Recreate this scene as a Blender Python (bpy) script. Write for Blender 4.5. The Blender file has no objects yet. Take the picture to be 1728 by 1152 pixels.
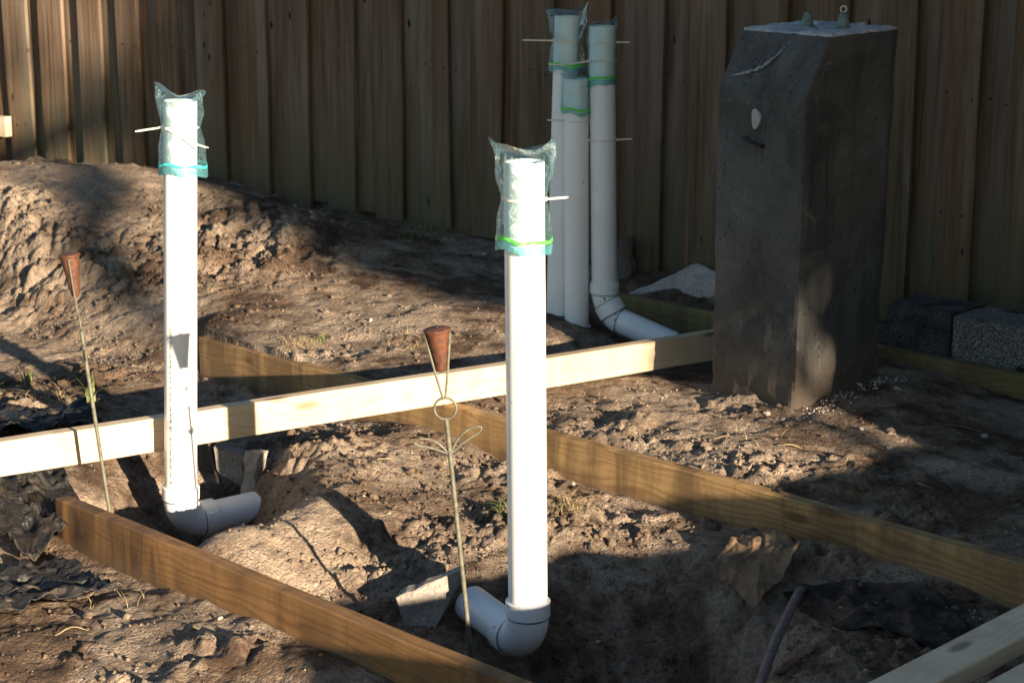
import bpy, math, random
import numpy as np
from mathutils import Vector, Matrix, Quaternion

random.seed(7)
RNG = np.random.default_rng(11)
scene = bpy.context.scene
C = scene.collection
R = math.radians

# ------------------------------------------------------------------ camera
cam_d = bpy.data.cameras.new('camera')
cam = bpy.data.objects.new('camera', cam_d)
C.objects.link(cam)
cam.location = (0, 0, 1.28)
cam.rotation_euler = (R(90 - 13.5), 0, 0)
cam_d.sensor_width = 36.0
cam_d.lens = 36.0 * 3200 / 1728
cam_d.clip_start = 0.05
cam_d.clip_end = 2000
cam_d.dof.use_dof = True
cam_d.dof.focus_distance = 4.3
cam_d.dof.aperture_fstop = 9.0
scene.camera = cam

# ------------------------------------------------------------------ light
SUN_EL = 11.5
SUN_H = Vector((-.58, .815)).normalized()          # the way the light travels over the ground
SUN_PERP = Vector((SUN_H.y, -SUN_H.x))             # to the right of that
world = bpy.data.worlds.new('World')
scene.world = world
world.use_nodes = True
wn = world.node_tree
for n in list(wn.nodes):
    wn.nodes.remove(n)
sky_n = wn.nodes.new('ShaderNodeTexSky')
sky_n.sky_type = 'NISHITA'
sky_n.sun_disc = False
sky_n.air_density = 1.0
sky_n.dust_density = 0.3
sky_n.ozone_density = 1.6
sky_n.sun_elevation = R(SUN_EL)
sky_n.sun_rotation = math.atan2(-SUN_H.x, -SUN_H.y)
bg = wn.nodes.new('ShaderNodeBackground')
bg.inputs['Strength'].default_value = 0.066
wo = wn.nodes.new('ShaderNodeOutputWorld')
wn.links.new(sky_n.outputs[0], bg.inputs['Color'])
wn.links.new(bg.outputs[0], wo.inputs['Surface'])

sun_d = bpy.data.lights.new('sun', 'SUN')
sun_d.energy = 5.0
sun_d.angle = R(0.5)
sun_d.color = (1.0, 0.83, 0.62)
sun = bpy.data.objects.new('sun', sun_d)
C.objects.link(sun)
sd = Vector((SUN_H.x * math.cos(R(SUN_EL)), SUN_H.y * math.cos(R(SUN_EL)), -math.sin(R(SUN_EL))))
sun.rotation_euler = sd.to_track_quat('-Z', 'Y').to_euler()
sun.location = (4, -8, 6)

scene.view_settings.view_transform = 'Standard'
scene.view_settings.look = 'None'
scene.view_settings.gamma = 1.0
scene.view_settings.use_curve_mapping = False
scene.view_settings.exposure = 1.72
scene.render.engine = 'CYCLES'
scene.cycles.transparent_max_bounces = 24

# ------------------------------------------------------------------ noise in numpy
_T = np.random.default_rng(3).random((256, 256)).astype(np.float64)


def vnoise(x, y, seed=0):
    x = x + seed * 17.31
    y = y + seed * 9.77
    xi = np.floor(x).astype(np.int64)
    yi = np.floor(y).astype(np.int64)
    fx = x - xi
    fy = y - yi
    fx = fx * fx * fx * (fx * (fx * 6 - 15) + 10)
    fy = fy * fy * fy * (fy * (fy * 6 - 15) + 10)
    a = _T[xi & 255, yi & 255]
    b = _T[(xi + 1) & 255, yi & 255]
    c = _T[xi & 255, (yi + 1) & 255]
    d = _T[(xi + 1) & 255, (yi + 1) & 255]
    return (a * (1 - fx) + b * fx) * (1 - fy) + (c * (1 - fx) + d * fx) * fy - 0.5


def fbm(x, y, octs, seed=0, gain=.5):
    r = np.zeros_like(x)
    a = 1.0
    f = 1.0
    for i in range(octs):
        ang = i * 0.7
        xr = x * math.cos(ang) - y * math.sin(ang)
        yr = x * math.sin(ang) + y * math.cos(ang)
        r += a * vnoise(xr * f, yr * f, seed + i)
        a *= gain
        f *= 2.03
    return r


def worley(x, y, seed=0):
    """distance to nearest point, a random value of that cell, distance to second nearest"""
    x = x + seed * 5.13
    y = y + seed * 3.71
    xi = np.floor(x).astype(np.int64)
    yi = np.floor(y).astype(np.int64)
    d1 = np.full(x.shape, 9.0)
    d2 = np.full(x.shape, 9.0)
    v1 = np.zeros(x.shape)
    for ox in (-1, 0, 1):
        for oy in (-1, 0, 1):
            cx = xi + ox
            cy = yi + oy
            px = cx + _T[(cx + 31) & 255, (cy * 3 + 7) & 255]
            py = cy + _T[(cx * 5 + 11) & 255, (cy + 57) & 255]
            d = np.hypot(x - px, y - py)
            m = d < d1
            d2 = np.where(m, d1, np.minimum(d2, d))
            v1 = np.where(m, _T[cx & 255, (cy + 101) & 255], v1)
            d1 = np.where(m, d, d1)
    return d1, v1, d2


def sstep(a, b, x):
    t = np.clip((x - a) / (b - a), 0, 1)
    return t * t * (3 - 2 * t)


# ------------------------------------------------------------------ materials
class NT:
    def __init__(self, name):
        self.m = bpy.data.materials.new(name)
        self.m.use_nodes = True
        self.t = self.m.node_tree
        for n in list(self.t.nodes):
            self.t.nodes.remove(n)
        self.out = self.t.nodes.new('ShaderNodeOutputMaterial')

    def n(self, typ, **kw):
        nd = self.t.nodes.new(typ)
        for k, v in kw.items():
            if k == 'inp':
                for kk, vv in v.items():
                    if hasattr(vv, 'is_linked'):
                        self.t.links.new(vv, nd.inputs[kk])
                    else:
                        nd.inputs[kk].default_value = vv
            else:
                setattr(nd, k, v)
        return nd

    def coords(self, kind='Object', scale=(1, 1, 1), rnd=False, loc=(0, 0, 0)):
        tc = self.n('ShaderNodeTexCoord')
        src = tc.outputs[kind]
        if rnd:
            oi = self.n('ShaderNodeObjectInfo')
            ml = self.n('ShaderNodeMath', operation='MULTIPLY', inp={0: oi.outputs['Random'], 1: 37.0})
            ad = self.n('ShaderNodeVectorMath', operation='ADD', inp={0: src, 1: ml.outputs[0]})
            src = ad.outputs[0]
        mp = self.n('ShaderNodeMapping', inp={'Vector': src, 'Scale': scale, 'Location': loc})
        return mp.outputs[0]

    def noise(self, vec, scale, detail=6, rough=.6, dist=0.0):
        return self.n('ShaderNodeTexNoise', inp={'Vector': vec, 'Scale': scale, 'Detail': detail,
                                                 'Roughness': rough, 'Distortion': dist}).outputs['Fac']

    def ramp(self, fac, stops, interp='LINEAR'):
        r = self.n('ShaderNodeValToRGB', inp={'Fac': fac})
        cr = r.color_ramp
        cr.interpolation = interp
        while len(cr.elements) < len(stops):
            cr.elements.new(.5)
        for e, (p, c) in zip(cr.elements, stops):
            e.position = p
            e.color = (c, c, c, 1) if isinstance(c, (int, float)) else (*c, 1)
        return r.outputs[0]

    def mix(self, fac, a, b, blend='MIX'):
        nd = self.n('ShaderNodeMix', data_type='RGBA', blend_type=blend)
        for idx, v in ((0, fac), (6, a), (7, b)):
            if hasattr(v, 'is_linked'):
                self.t.links.new(v, nd.inputs[idx])
            elif isinstance(v, (int, float)):
                nd.inputs[idx].default_value = v if idx == 0 else (v, v, v, 1)
            else:
                nd.inputs[idx].default_value = (*v, 1)
        return nd.outputs[2]

    def math(self, op, a, b=0.0):
        return self.n('ShaderNodeMath', operation=op, inp={0: a, 1: b}).outputs[0]

    def bump(self, h, strength=.5, dist=.01, nrm=None):
        d = {'Height': h, 'Strength': strength, 'Distance': dist}
        if nrm is not None:
            d['Normal'] = nrm
        return self.n('ShaderNodeBump', inp=d).outputs[0]

    def finish(self, col, rough=.8, bump=None, metal=0.0, spec=.5, extra=None):
        d = {'Base Color': col if hasattr(col, 'is_linked') else (*col, 1), 'Roughness': rough, 'Metallic': metal,
             'Specular IOR Level': spec}
        if extra:
            d.update(extra)
        p = self.n('ShaderNodeBsdfPrincipled', inp=d)
        if bump is not None:
            self.t.links.new(bump, p.inputs['Normal'])
        self.t.links.new(p.outputs[0], self.out.inputs['Surface'])
        return self.m


def mat_soil(name, dark, mid, pale, patches=False):
    k = NT(name)
    v = k.coords('Object')
    big = k.noise(v, 2.2, 5, .62, .6)
    med = k.noise(v, 11, 6, .65, .3)
    fine = k.noise(v, 90, 4, .7)
    c1 = k.mix(k.ramp(med, [(.36, 0.0), (.64, 1.0)]), dark, mid)
    sel = k.math('ADD', k.math('MULTIPLY', big, .65), k.math('MULTIPLY', med, .35))
    c2 = k.mix(k.ramp(sel, [(.46, 0.0), (.58, .85)]), c1, pale)
    if patches:
        vn = k.n('ShaderNodeVectorMath', operation='ADD', inp={0: v, 1: k.n('ShaderNodeVectorMath', operation='SCALE', inp={0: k.n('ShaderNodeTexNoise', inp={'Vector': v, 'Scale': 4.0, 'Detail': 5.0}).outputs['Color'], 'Scale': .45}).outputs[0]}).outputs[0]
        for (px, py, r0, r1, am) in ((-.12, 5.06, .10, .40, .8), (-.36, 4.45, .05, .26, .7), (-1.55, 7.65, .2, .75, .75), (.35, 5.3, .1, .5, .4)):
            dd = k.n('ShaderNodeVectorMath', operation='DISTANCE', inp={0: k.n('ShaderNodeVectorMath', operation='MULTIPLY', inp={0: vn, 1: (1, 1, 0)}).outputs[0], 1: (px, py, 0)}).outputs['Value']
            c2 = k.mix(k.math('MULTIPLY', k.ramp(dd, [(r0, 1.0), (r1, 0.0)]), am), c2, pale)
    c3 = k.mix(1.0, c2, k.ramp(fine, [(.28, .5), (.5, 1.0), (.72, 1.35)]), 'MULTIPLY')
    vo = k.n('ShaderNodeTexVoronoi', inp={'Vector': v, 'Scale': 55.0, 'Randomness': 1.0})
    c4 = k.mix(k.ramp(vo.outputs['Distance'], [(.06, .7), (.12, 0.0)]), c3,
               k.ramp(k.noise(v, 30, 1), [(.5, (.05, .035, .025)), (.62, (.42, .37, .31))], 'CONSTANT'))
    gate = k.ramp(k.noise(v, 9, 3), [(.55, 0.0), (.66, 1.0)])
    c5 = k.mix(gate, c3, c4)
    h = k.math('ADD', k.noise(v, 55, 5, .72), k.math('MULTIPLY', k.noise(v, 230, 3, .7), .7))
    vb = k.n('ShaderNodeTexVoronoi', inp={'Vector': v, 'Scale': 120.0, 'Randomness': 1.0})
    h = k.math('SUBTRACT', h, k.math('MULTIPLY', vb.outputs['Distance'], k.ramp(med, [(.4, .1), (.6, .8)])))
    return k.finish(c5, .95, k.bump(h, .8, .010), spec=.2)


def mat_fence():
    k = NT('weathered_fence_wood')
    v = k.coords('Object', (1, 1, 1), True)
    oi = k.n('ShaderNodeObjectInfo')
    g = k.n('ShaderNodeMapping', inp={'Vector': v, 'Scale': (55, 30, 1.6)}).outputs[0]
    grain = k.noise(g, 1.0, 6, .65, .5)
    g2 = k.n('ShaderNodeMapping', inp={'Vector': v, 'Scale': (9, 6, .8)}).outputs[0]
    streak = k.noise(g2, 1.0, 4, .6, .4)
    col = k.mix(k.ramp(grain, [(.3, 0.0), (.7, 1.0)]), (.066, .045, .031), (.192, .136, .092))
    col = k.mix(k.ramp(streak, [(.46, 0.0), (.66, .7)]), col, (.24, .205, .175))
    hue = k.ramp(oi.outputs['Random'], [(0, (.88, .82, .76)), (.35, (1.12, .98, .84)), (.7, (.95, .96, .88)), (1, (1.12, 1.02, .94))])
    col = k.mix(1.0, col, hue, 'MULTIPLY')
    # saw marks across the face
    sw = k.n('ShaderNodeTexWave', bands_direction='Z', inp={'Vector': v, 'Scale': 62.0, 'Distortion': 2.5, 'Detail': 2.0, 'Detail Scale': 3.0}).outputs['Fac']
    # knots
    kv = k.n('ShaderNodeMapping', inp={'Vector': v, 'Scale': (13, .01, 5)}).outputs[0]
    vo = k.n('ShaderNodeTexVoronoi', inp={'Vector': kv, 'Scale': .8})
    kn = k.ramp(vo.outputs['Distance'], [(.05, 1.0), (.085, 0.0)])
    col = k.mix(kn, col, (.018, .011, .007))
    # green algae low on the boards
    sp = k.n('ShaderNodeSeparateXYZ', inp={0: k.coords('Object')})
    low = k.ramp(sp.outputs['Z'], [(.12, 1.0), (.55, 0.0)])
    alg = k.math('MULTIPLY', low, k.ramp(streak, [(.4, .0), (.6, .6)]))
    col = k.mix(alg, col, (.06, .07, .025))
    h = k.math('ADD', grain, k.math('MULTIPLY', sw, .12))
    return k.finish(col, .85, k.bump(h, .8, .005), spec=.2)


def mat_board(name, light, dark, stain, stain_amt, rough=.7, contrast=1.0, mud=0.0):
    """sawn lumber, local x along the grain"""
    k = NT(name)
    v = k.coords('Object', (1, 1, 1), True)
    # growth lines: thin bands that follow the length, arched here and there
    wob = k.noise(k.n('ShaderNodeMapping', inp={'Vector': v, 'Scale': (1.3, 5, 5)}).outputs[0], 1.0, 3, .5)
    sp = k.n('ShaderNodeSeparateXYZ', inp={0: v})
    across = k.math('ADD', sp.outputs['Z'], k.math('MULTIPLY', sp.outputs['Y'], .7))
    ph = k.math('ADD', k.math('MULTIPLY', across, 95.0), k.math('MULTIPLY', wob, 26.0))
    band = k.math('PINGPONG', ph, 1.0)
    band = k.math('POWER', band, 1.8)
    amp = k.ramp(k.noise(k.n('ShaderNodeMapping', inp={'Vector': v, 'Scale': (.8, 14, 14)}).outputs[0], 1.0, 2), [(.35, .15), (.65, 1.0)])
    gv = k.n('ShaderNodeMapping', inp={'Vector': v, 'Scale': (5, 190, 190)}).outputs[0]
    fib = k.noise(gv, 1.0, 4, .65)
    fac = k.math('ADD', k.math('MULTIPLY', k.math('MULTIPLY', band, amp), .55 * contrast), k.math('MULTIPLY', fib, .5))
    tone = k.noise(k.n('ShaderNodeMapping', inp={'Vector': v, 'Scale': (1.5, 5, 5)}).outputs[0], 1.0, 3, .55)
    col = k.mix(k.ramp(fac, [(.2, 0.0), (.85, 1.0)]), light, dark)
    col = k.mix(1.0, col, k.ramp(tone, [(.3, .78), (.7, 1.15)]), 'MULTIPLY')
    # wet and dirty streaks running down the face, and smears
    sv = k.n('ShaderNodeMapping', inp={'Vector': v, 'Scale': (11, 3.0, 1.6)}).outputs[0]
    st = k.noise(sv, 1.0, 6, .68, .5)
    sb = k.noise(v, 2.1, 4, .55)
    sf = k.math('MULTIPLY', k.ramp(st, [(.38, 0.0), (.56, 1.0)]), k.ramp(sb, [(.34, .2), (.54, 1.0)]))
    col = k.mix(k.math('MULTIPLY', sf, stain_amt), col, stain)
    kv = k.n('ShaderNodeMapping', inp={'Vector': v, 'Scale': (3.1, 9, 9)}).outputs[0]
    vo = k.n('ShaderNodeTexVoronoi', inp={'Vector': kv, 'Scale': 1.0})
    kn = k.ramp(vo.outputs['Distance'], [(.08, .85), (.15, 0.0)])
    col = k.mix(kn, col, tuple(c * .4 for c in dark))
    if mud:
        so = k.n('ShaderNodeSeparateXYZ', inp={0: k.coords('Object')})
        mz = k.math('ADD', so.outputs['Z'], k.math('MULTIPLY', k.math('SUBTRACT', k.noise(v, 13, 5, .7), .5), .16))
        col = k.mix(k.math('MULTIPLY', k.ramp(k.math('ADD', mz, .5), [(.37, 1.0), (.425, 0.0)]), mud), col, (.11, .076, .05))
        spl = k.math('MULTIPLY', k.ramp(k.noise(v, 42, 4, .7), [(.60, 0.0), (.68, 1.0)]), k.ramp(k.noise(v, 5, 2), [(.45, 0.0), (.6, .7)]))
        col = k.mix(k.math('MULTIPLY', spl, mud), col, (.12, .085, .057))
    return k.finish(col, rough, k.bump(fac, .25, .002), spec=.3)


def mat_pvc(name, col=(.80, .79, .76), dirt=.5):
    k = NT(name)
    v = k.coords('Object', (1, 1, 1), True)
    sp = k.ramp(k.noise(v, 95, 2, .5), [(.70, 0.0), (.76, 1.0)])
    sm = k.ramp(k.noise(v, 7, 4, .6), [(.5, 0.0), (.8, .35)])
    c = k.mix(k.math('MULTIPLY', sm, dirt), col, (.50, .43, .35))
    c = k.mix(k.math('MULTIPLY', sp, dirt), c, (.14, .11, .09))
    return k.finish(c, .34, k.bump(k.noise(v, 25, 2), .05, .002), spec=.5)


def mat_simple(name, col, rough=.6, metal=0.0, nscale=20, var=.35, bump=.2, bdist=.004, spec=.4, col2=None):
    k = NT(name)
    v = k.coords('Object', (1, 1, 1), True)
    n = k.noise(v, nscale, 5, .65)
    c2 = col2 if col2 else tuple(c * (1 - var) for c in col)
    c1 = col if col2 else tuple(min(1, c * (1 + var * .5)) for c in col)
    c = k.mix(k.ramp(n, [(.35, 0.0), (.65, 1.0)]), c2, c1)
    return k.finish(c, rough, k.bump(k.noise(v, nscale * 4, 4, .65), bump, bdist), metal, spec)


def mat_concrete(name, dark, light, pit=.5, scale=6.0, bdist=.006):
    k = NT(name)
    v = k.coords('Object')
    a = k.noise(v, scale, 6, .65, .3)
    f = k.noise(v, 110, 4, .7)
    c = k.mix(k.ramp(a, [(.35, 0.0), (.68, 1.0)]), dark, light)
    c = k.mix(1.0, c, k.ramp(f, [(.3, .6), (.55, 1.0), (.75, 1.3)]), 'MULTIPLY')
    vo = k.n('ShaderNodeTexVoronoi', inp={'Vector': v, 'Scale': 95.0})
    h = k.math('ADD', k.math('MULTIPLY', vo.outputs['Distance'], pit), k.math('MULTIPLY', f, .6))
    return k.finish(c, .92, k.bump(h, .7, bdist), spec=.25)


def mat_bag(name, tint, body, amt):
    k = NT(name)
    tr = k.n('ShaderNodeBsdfTransparent', inp={'Color': (*tint, 1)})
    v = k.coords('Object')
    nb = k.bump(k.noise(v, 42, 3, .55, 1.0), .6, .012)
    gl = k.n('ShaderNodeBsdfGlossy', inp={'Color': (1, 1, 1, 1), 'Roughness': .10, 'Normal': nb})
    di = k.n('ShaderNodeBsdfDiffuse', inp={'Color': (*body, 1), 'Normal': nb})
    tl = k.n('ShaderNodeBsdfTranslucent', inp={'Color': (*body, 1), 'Normal': nb})
    m1 = k.n('ShaderNodeMixShader', inp={0: .5, 1: di.outputs[0], 2: tl.outputs[0]})
    m2 = k.n('ShaderNodeMixShader', inp={0: amt, 1: tr.outputs[0], 2: m1.outputs[0]})
    lw = k.n('ShaderNodeLayerWeight', inp={'Blend': .30, 'Normal': nb})
    fr = k.math('MULTIPLY', lw.outputs['Fresnel'], .7)
    m3 = k.n('ShaderNodeMixShader', inp={0: fr, 1: m2.outputs[0], 2: gl.outputs[0]})
    k.t.links.new(m3.outputs[0], k.out.inputs['Surface'])
    return k.m


M = {}
M['soil'] = mat_soil('dug_soil', (.068, .043, .028), (.170, .113, .074), (.335, .258, .19), True)
M['fence'] = mat_fence()
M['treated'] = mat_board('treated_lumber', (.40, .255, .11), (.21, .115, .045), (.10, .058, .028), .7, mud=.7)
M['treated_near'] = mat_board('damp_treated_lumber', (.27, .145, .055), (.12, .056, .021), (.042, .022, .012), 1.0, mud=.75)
M['treated_dark'] = mat_board('dark_treated_lumber', (.26, .20, .08), (.16, .11, .045), (.07, .045, .02), .5, mud=.6)  # darker, greener lumber tone for the far form board
M['pine'] = mat_board('fresh_pine', (.66, .53, .37), (.50, .37, .23), (.36, .24, .14), .5, contrast=.7)
M['pvc'] = mat_pvc('white_pvc', dirt=.4)
M['pvc_old'] = mat_pvc('chalky_pvc', (.80, .81, .80), .6)
M['pvc_fit'] = mat_pvc('pvc_fitting', (.78, .79, .79), .4)
M['pvc_line'] = mat_simple('joint_line', (.10, .10, .12), .6)
M['ink'] = mat_simple('print_ink', (.12, .105, .105), .6, bump=0)
M['mark'] = mat_simple('dark_scuff', (.05, .045, .05), .7)
M['bag'] = mat_bag('clear_plastic_film', (.83, .95, .965), (.38, .74, .84), .05)
M['bag_low'] = mat_bag('tinted_plastic_film', (.66, .90, .91), (.22, .62, .66), .30)
M['zip_green'] = mat_simple('green_zip', (.10, .62, .07), .4, nscale=8, var=.1, bump=0)
M['zip_teal'] = mat_simple('teal_zip', (.05, .48, .50), .4, nscale=8, var=.1, bump=0)
M['zip_light'] = mat_simple('mint_zip', (.05, .60, .28), .4, nscale=8, var=.1, bump=0)
M['nylon'] = mat_simple('nylon', (.66, .62, .53), .45, nscale=30, var=.1, bump=0)
M['patina'] = mat_simple('patina_rod', (.165, .165, .12), .6, .2, 60, .4, .3, .001, .4, (.09, .078, .055))
M['rust'] = mat_simple('rusty_copper', (.17, .055, .026), .62, .3, 70, .5, .5, .0015, .4, (.05, .034, .024))
M['verdigris'] = mat_simple('verdigris', (.16, .24, .21), .6, .3, 80, .4, .4, .001, .5, (.09, .11, .09))
M['pale_concrete'] = mat_concrete('fresh_broken_concrete', (.30, .30, .30), (.52, .52, .52), .7, 9)
M['slab'] = mat_concrete('grey_slab', (.20, .18, .155), (.38, .345, .30), .35, 8)
M['slab_pale'] = mat_concrete('pale_slab', (.40, .34, .295), (.58, .51, .45), .3, 8)
M['slab_dark'] = mat_concrete('dark_slab', (.07, .06, .05), (.15, .13, .11), .35, 8)  # dark grey slab tone, also on the root and a roof
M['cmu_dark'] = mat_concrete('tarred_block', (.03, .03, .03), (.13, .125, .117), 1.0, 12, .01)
M['white_chip'] = mat_simple('white_filler', (.34, .34, .33), .8, nscale=60, var=.15)
M['gouge'] = mat_simple('scraped_concrete', (.26, .255, .25), .95, nscale=70, var=.6, bump=.6, bdist=.004)
M['iron'] = mat_simple('black_iron', (.02, .018, .016), .7, .2)
M['brown_cloth'] = mat_simple('brown_cloth', (.17, .11, .066), .92, nscale=25, var=.4, bump=.3)
M['black_cloth_plain'] = mat_simple('black_mesh_cloth', (.014, .013, .012), .95, nscale=200, var=.5, bump=.6, bdist=.003, spec=.1)
M['stick'] = mat_simple('old_hose', (.16, .12, .11), .8, nscale=40, var=.4)
M['straw'] = mat_simple('straw', (.36, .27, .14), .85, nscale=50, var=.4, bump=0)
M['grass'] = mat_simple('grass_blade', (.13, .16, .045), .6, nscale=50, var=.3, bump=0)
M['stone'] = mat_simple('pale_stone', (.42, .37, .30), .9, nscale=40, var=.35, bump=.4)
M['clod'] = mat_soil('clod_soil', (.082, .055, .037), (.17, .118, .079), (.28, .217, .158))
M['bark'] = mat_simple('bark', (.09, .065, .045), .9, nscale=12, var=.5, bump=.8, bdist=.02)
M['leaf'] = mat_simple('leaf', (.05, .085, .025), .6, nscale=3, var=.4, bump=0)


def mat_cmu():
    k = NT('porous_block')
    v = k.coords('Object')
    vo = k.n('ShaderNodeTexVoronoi', inp={'Vector': v, 'Scale': 85.0})
    vo2 = k.n('ShaderNodeTexVoronoi', feature='DISTANCE_TO_EDGE', inp={'Vector': k.n('ShaderNodeVectorMath', operation='ADD', inp={0: v, 1: k.n('ShaderNodeVectorMath', operation='SCALE', inp={0: k.n('ShaderNodeTexNoise', inp={'Vector': v, 'Scale': 140.0}).outputs['Color'], 'Scale': .012}).outputs[0]}).outputs[0], 'Scale': 120.0})
    c = k.mix(k.ramp(vo2.outputs['Distance'], [(.02, 0.0), (.3, 1.0)]), (.07, .066, .058), (.50, .475, .42))
    c = k.mix(k.ramp(k.noise(v, 6.5, 4, .6), [(.56, 0.0), (.62, .93)]), c, (.02, .02, .02))
    return k.finish(c, .9, k.bump(vo2.outputs['Distance'], 1.0, .012), spec=.2)


M['cmu'] = mat_cmu()


def mat_pedestal():
    k = NT('old_dark_concrete')
    v = k.coords('Object')
    a = k.noise(v, 3.2, 6, .65, .5)
    b = k.noise(v, 14, 5, .7, .4)
    d = k.noise(k.n('ShaderNodeMapping', inp={'Vector': v, 'Scale': (13, 13, 1.3)}).outputs[0], 1.0, 5, .65, .4)
    f = k.noise(v, 130, 3, .7)
    c = k.mix(k.ramp(a, [(.34, 0.0), (.66, 1.0)]), (.036, .036, .035), (.105, .104, .100))
    c = k.mix(k.ramp(d, [(.52, 0.0), (.70, .75)]), c, (.030, .030, .030))
    c = k.mix(k.ramp(b, [(.62, 0.0), (.72, .55)]), c, (.20, .19, .175))
    c = k.mix(1.0, c, k.ramp(f, [(.3, .75), (.6, 1.1)]), 'MULTIPLY')
    vo = k.n('ShaderNodeTexVoronoi', inp={'Vector': v, 'Scale': 42.0})
    pit = k.math('MULTIPLY', k.ramp(vo.outputs['Distance'], [(.10, 1.0), (.2, 0.0)]), k.ramp(k.noise(v, 6, 2), [(.5, 0.0), (.58, 1.0)]))
    c = k.mix(k.math('MULTIPLY', pit, .8), c, (.014, .013, .012))
    sp = k.n('ShaderNodeSeparateXYZ', inp={0: v})
    zz = k.math('ADD', sp.outputs['Z'], k.math('MULTIPLY', k.math('SUBTRACT', b, .5), .35))
    c = k.mix(k.ramp(zz, [(.08, .8), (.26, 0.0)]), c, (.115, .086, .062))
    h = k.math('SUBTRACT', k.math('ADD', k.math('MULTIPLY', b, 1.2), k.math('MULTIPLY', f, .25)), k.math('MULTIPLY', pit, 1.5))
    return k.finish(c, .92, k.bump(h, .55, .008), spec=.25)


M['pedestal'] = mat_pedestal()


def mat_black_plastic():
    k = NT('wet_black_plastic')
    v = k.coords('Object')
    n = k.noise(v, 30, 5, .65, 1.2)
    c = k.mix(k.ramp(k.noise(v, 14, 6, .7), [(.54, 0.0), (.68, 1.0)]), (.012, .011, .010), (.11, .082, .06))
    return k.finish(c, k.ramp(k.noise(v, 12, 3), [(.4, .32), (.6, .75)]), k.bump(n, .7, .012), spec=.45)


M['plastic'] = mat_black_plastic()


def mat_weed_fabric():
    k = NT('dusty_weed_fabric')
    v = k.coords('Object')
    n = k.noise(v, 9, 6, .7, .4)
    c = k.mix(k.ramp(n, [(.42, 0.0), (.62, .85)]), (.018, .016, .015), (.095, .068, .05))
    wv = k.n('ShaderNodeTexWave', inp={'Vector': v, 'Scale': 130.0, 'Distortion': 1.0}).outputs['Fac']
    return k.finish(c, .95, k.bump(k.math('ADD', k.math('MULTIPLY', wv, .3), k.noise(v, 70, 4)), .6, .004), spec=.1)


M['black_cloth'] = mat_weed_fabric()


# ------------------------------------------------------------------ object helpers
def link_mesh(name, verts, faces, mat, parent=None, smooth=False, mats=None):
    me = bpy.data.meshes.new(name)
    me.from_pydata([tuple(v) for v in verts], [], [tuple(f) for f in faces])
    me.update()
    if smooth:
        me.polygons.foreach_set('use_smooth', [True] * len(me.polygons))
    o = bpy.data.objects.new(name, me)
    C.objects.link(o)
    me.materials.append(M[mat] if isinstance(mat, str) else mat)
    if parent is not None:
        o.parent = parent
    return o


def np_mesh(name, V, F, mat, parent=None, smooth=True):
    """fast mesh of quads or tris from numpy arrays"""
    me = bpy.data.meshes.new(name)
    n = F.shape[1]
    me.vertices.add(len(V))
    me.vertices.foreach_set('co', V.astype(np.float32).ravel())
    me.loops.add(F.size)
    me.loops.foreach_set('vertex_index', F.astype(np.int32).ravel())
    me.polygons.add(len(F))
    me.polygons.foreach_set('loop_start', np.arange(0, F.size, n, dtype=np.int32))
    me.polygons.foreach_set('loop_total', np.full(len(F), n, dtype=np.int32))
    me.update(calc_edges=True)
    if smooth:
        me.polygons.foreach_set('use_smooth', np.ones(len(F), dtype=bool))
    me.validate()
    o = bpy.data.objects.new(name, me)
    C.objects.link(o)
    me.materials.append(M[mat])
    if parent is not None:
        o.parent = parent
    return o


def tag(o, label, cat, group=None, kind=None):
    if label:
        o['label'] = label
    if cat:
        o['category'] = cat
    if group:
        o['group'] = group
    if kind:
        o['kind'] = kind
    return o


def thing(name, label, cat, loc=(0, 0, 0), quat=None, group=None):
    o = bpy.data.objects.new(name, None)
    o.empty_display_size = .05
    C.objects.link(o)
    o.location = loc
    if quat is not None:
        o.rotation_mode = 'QUATERNION'
        o.rotation_quaternion = quat
    return tag(o, label, cat, group)


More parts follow.
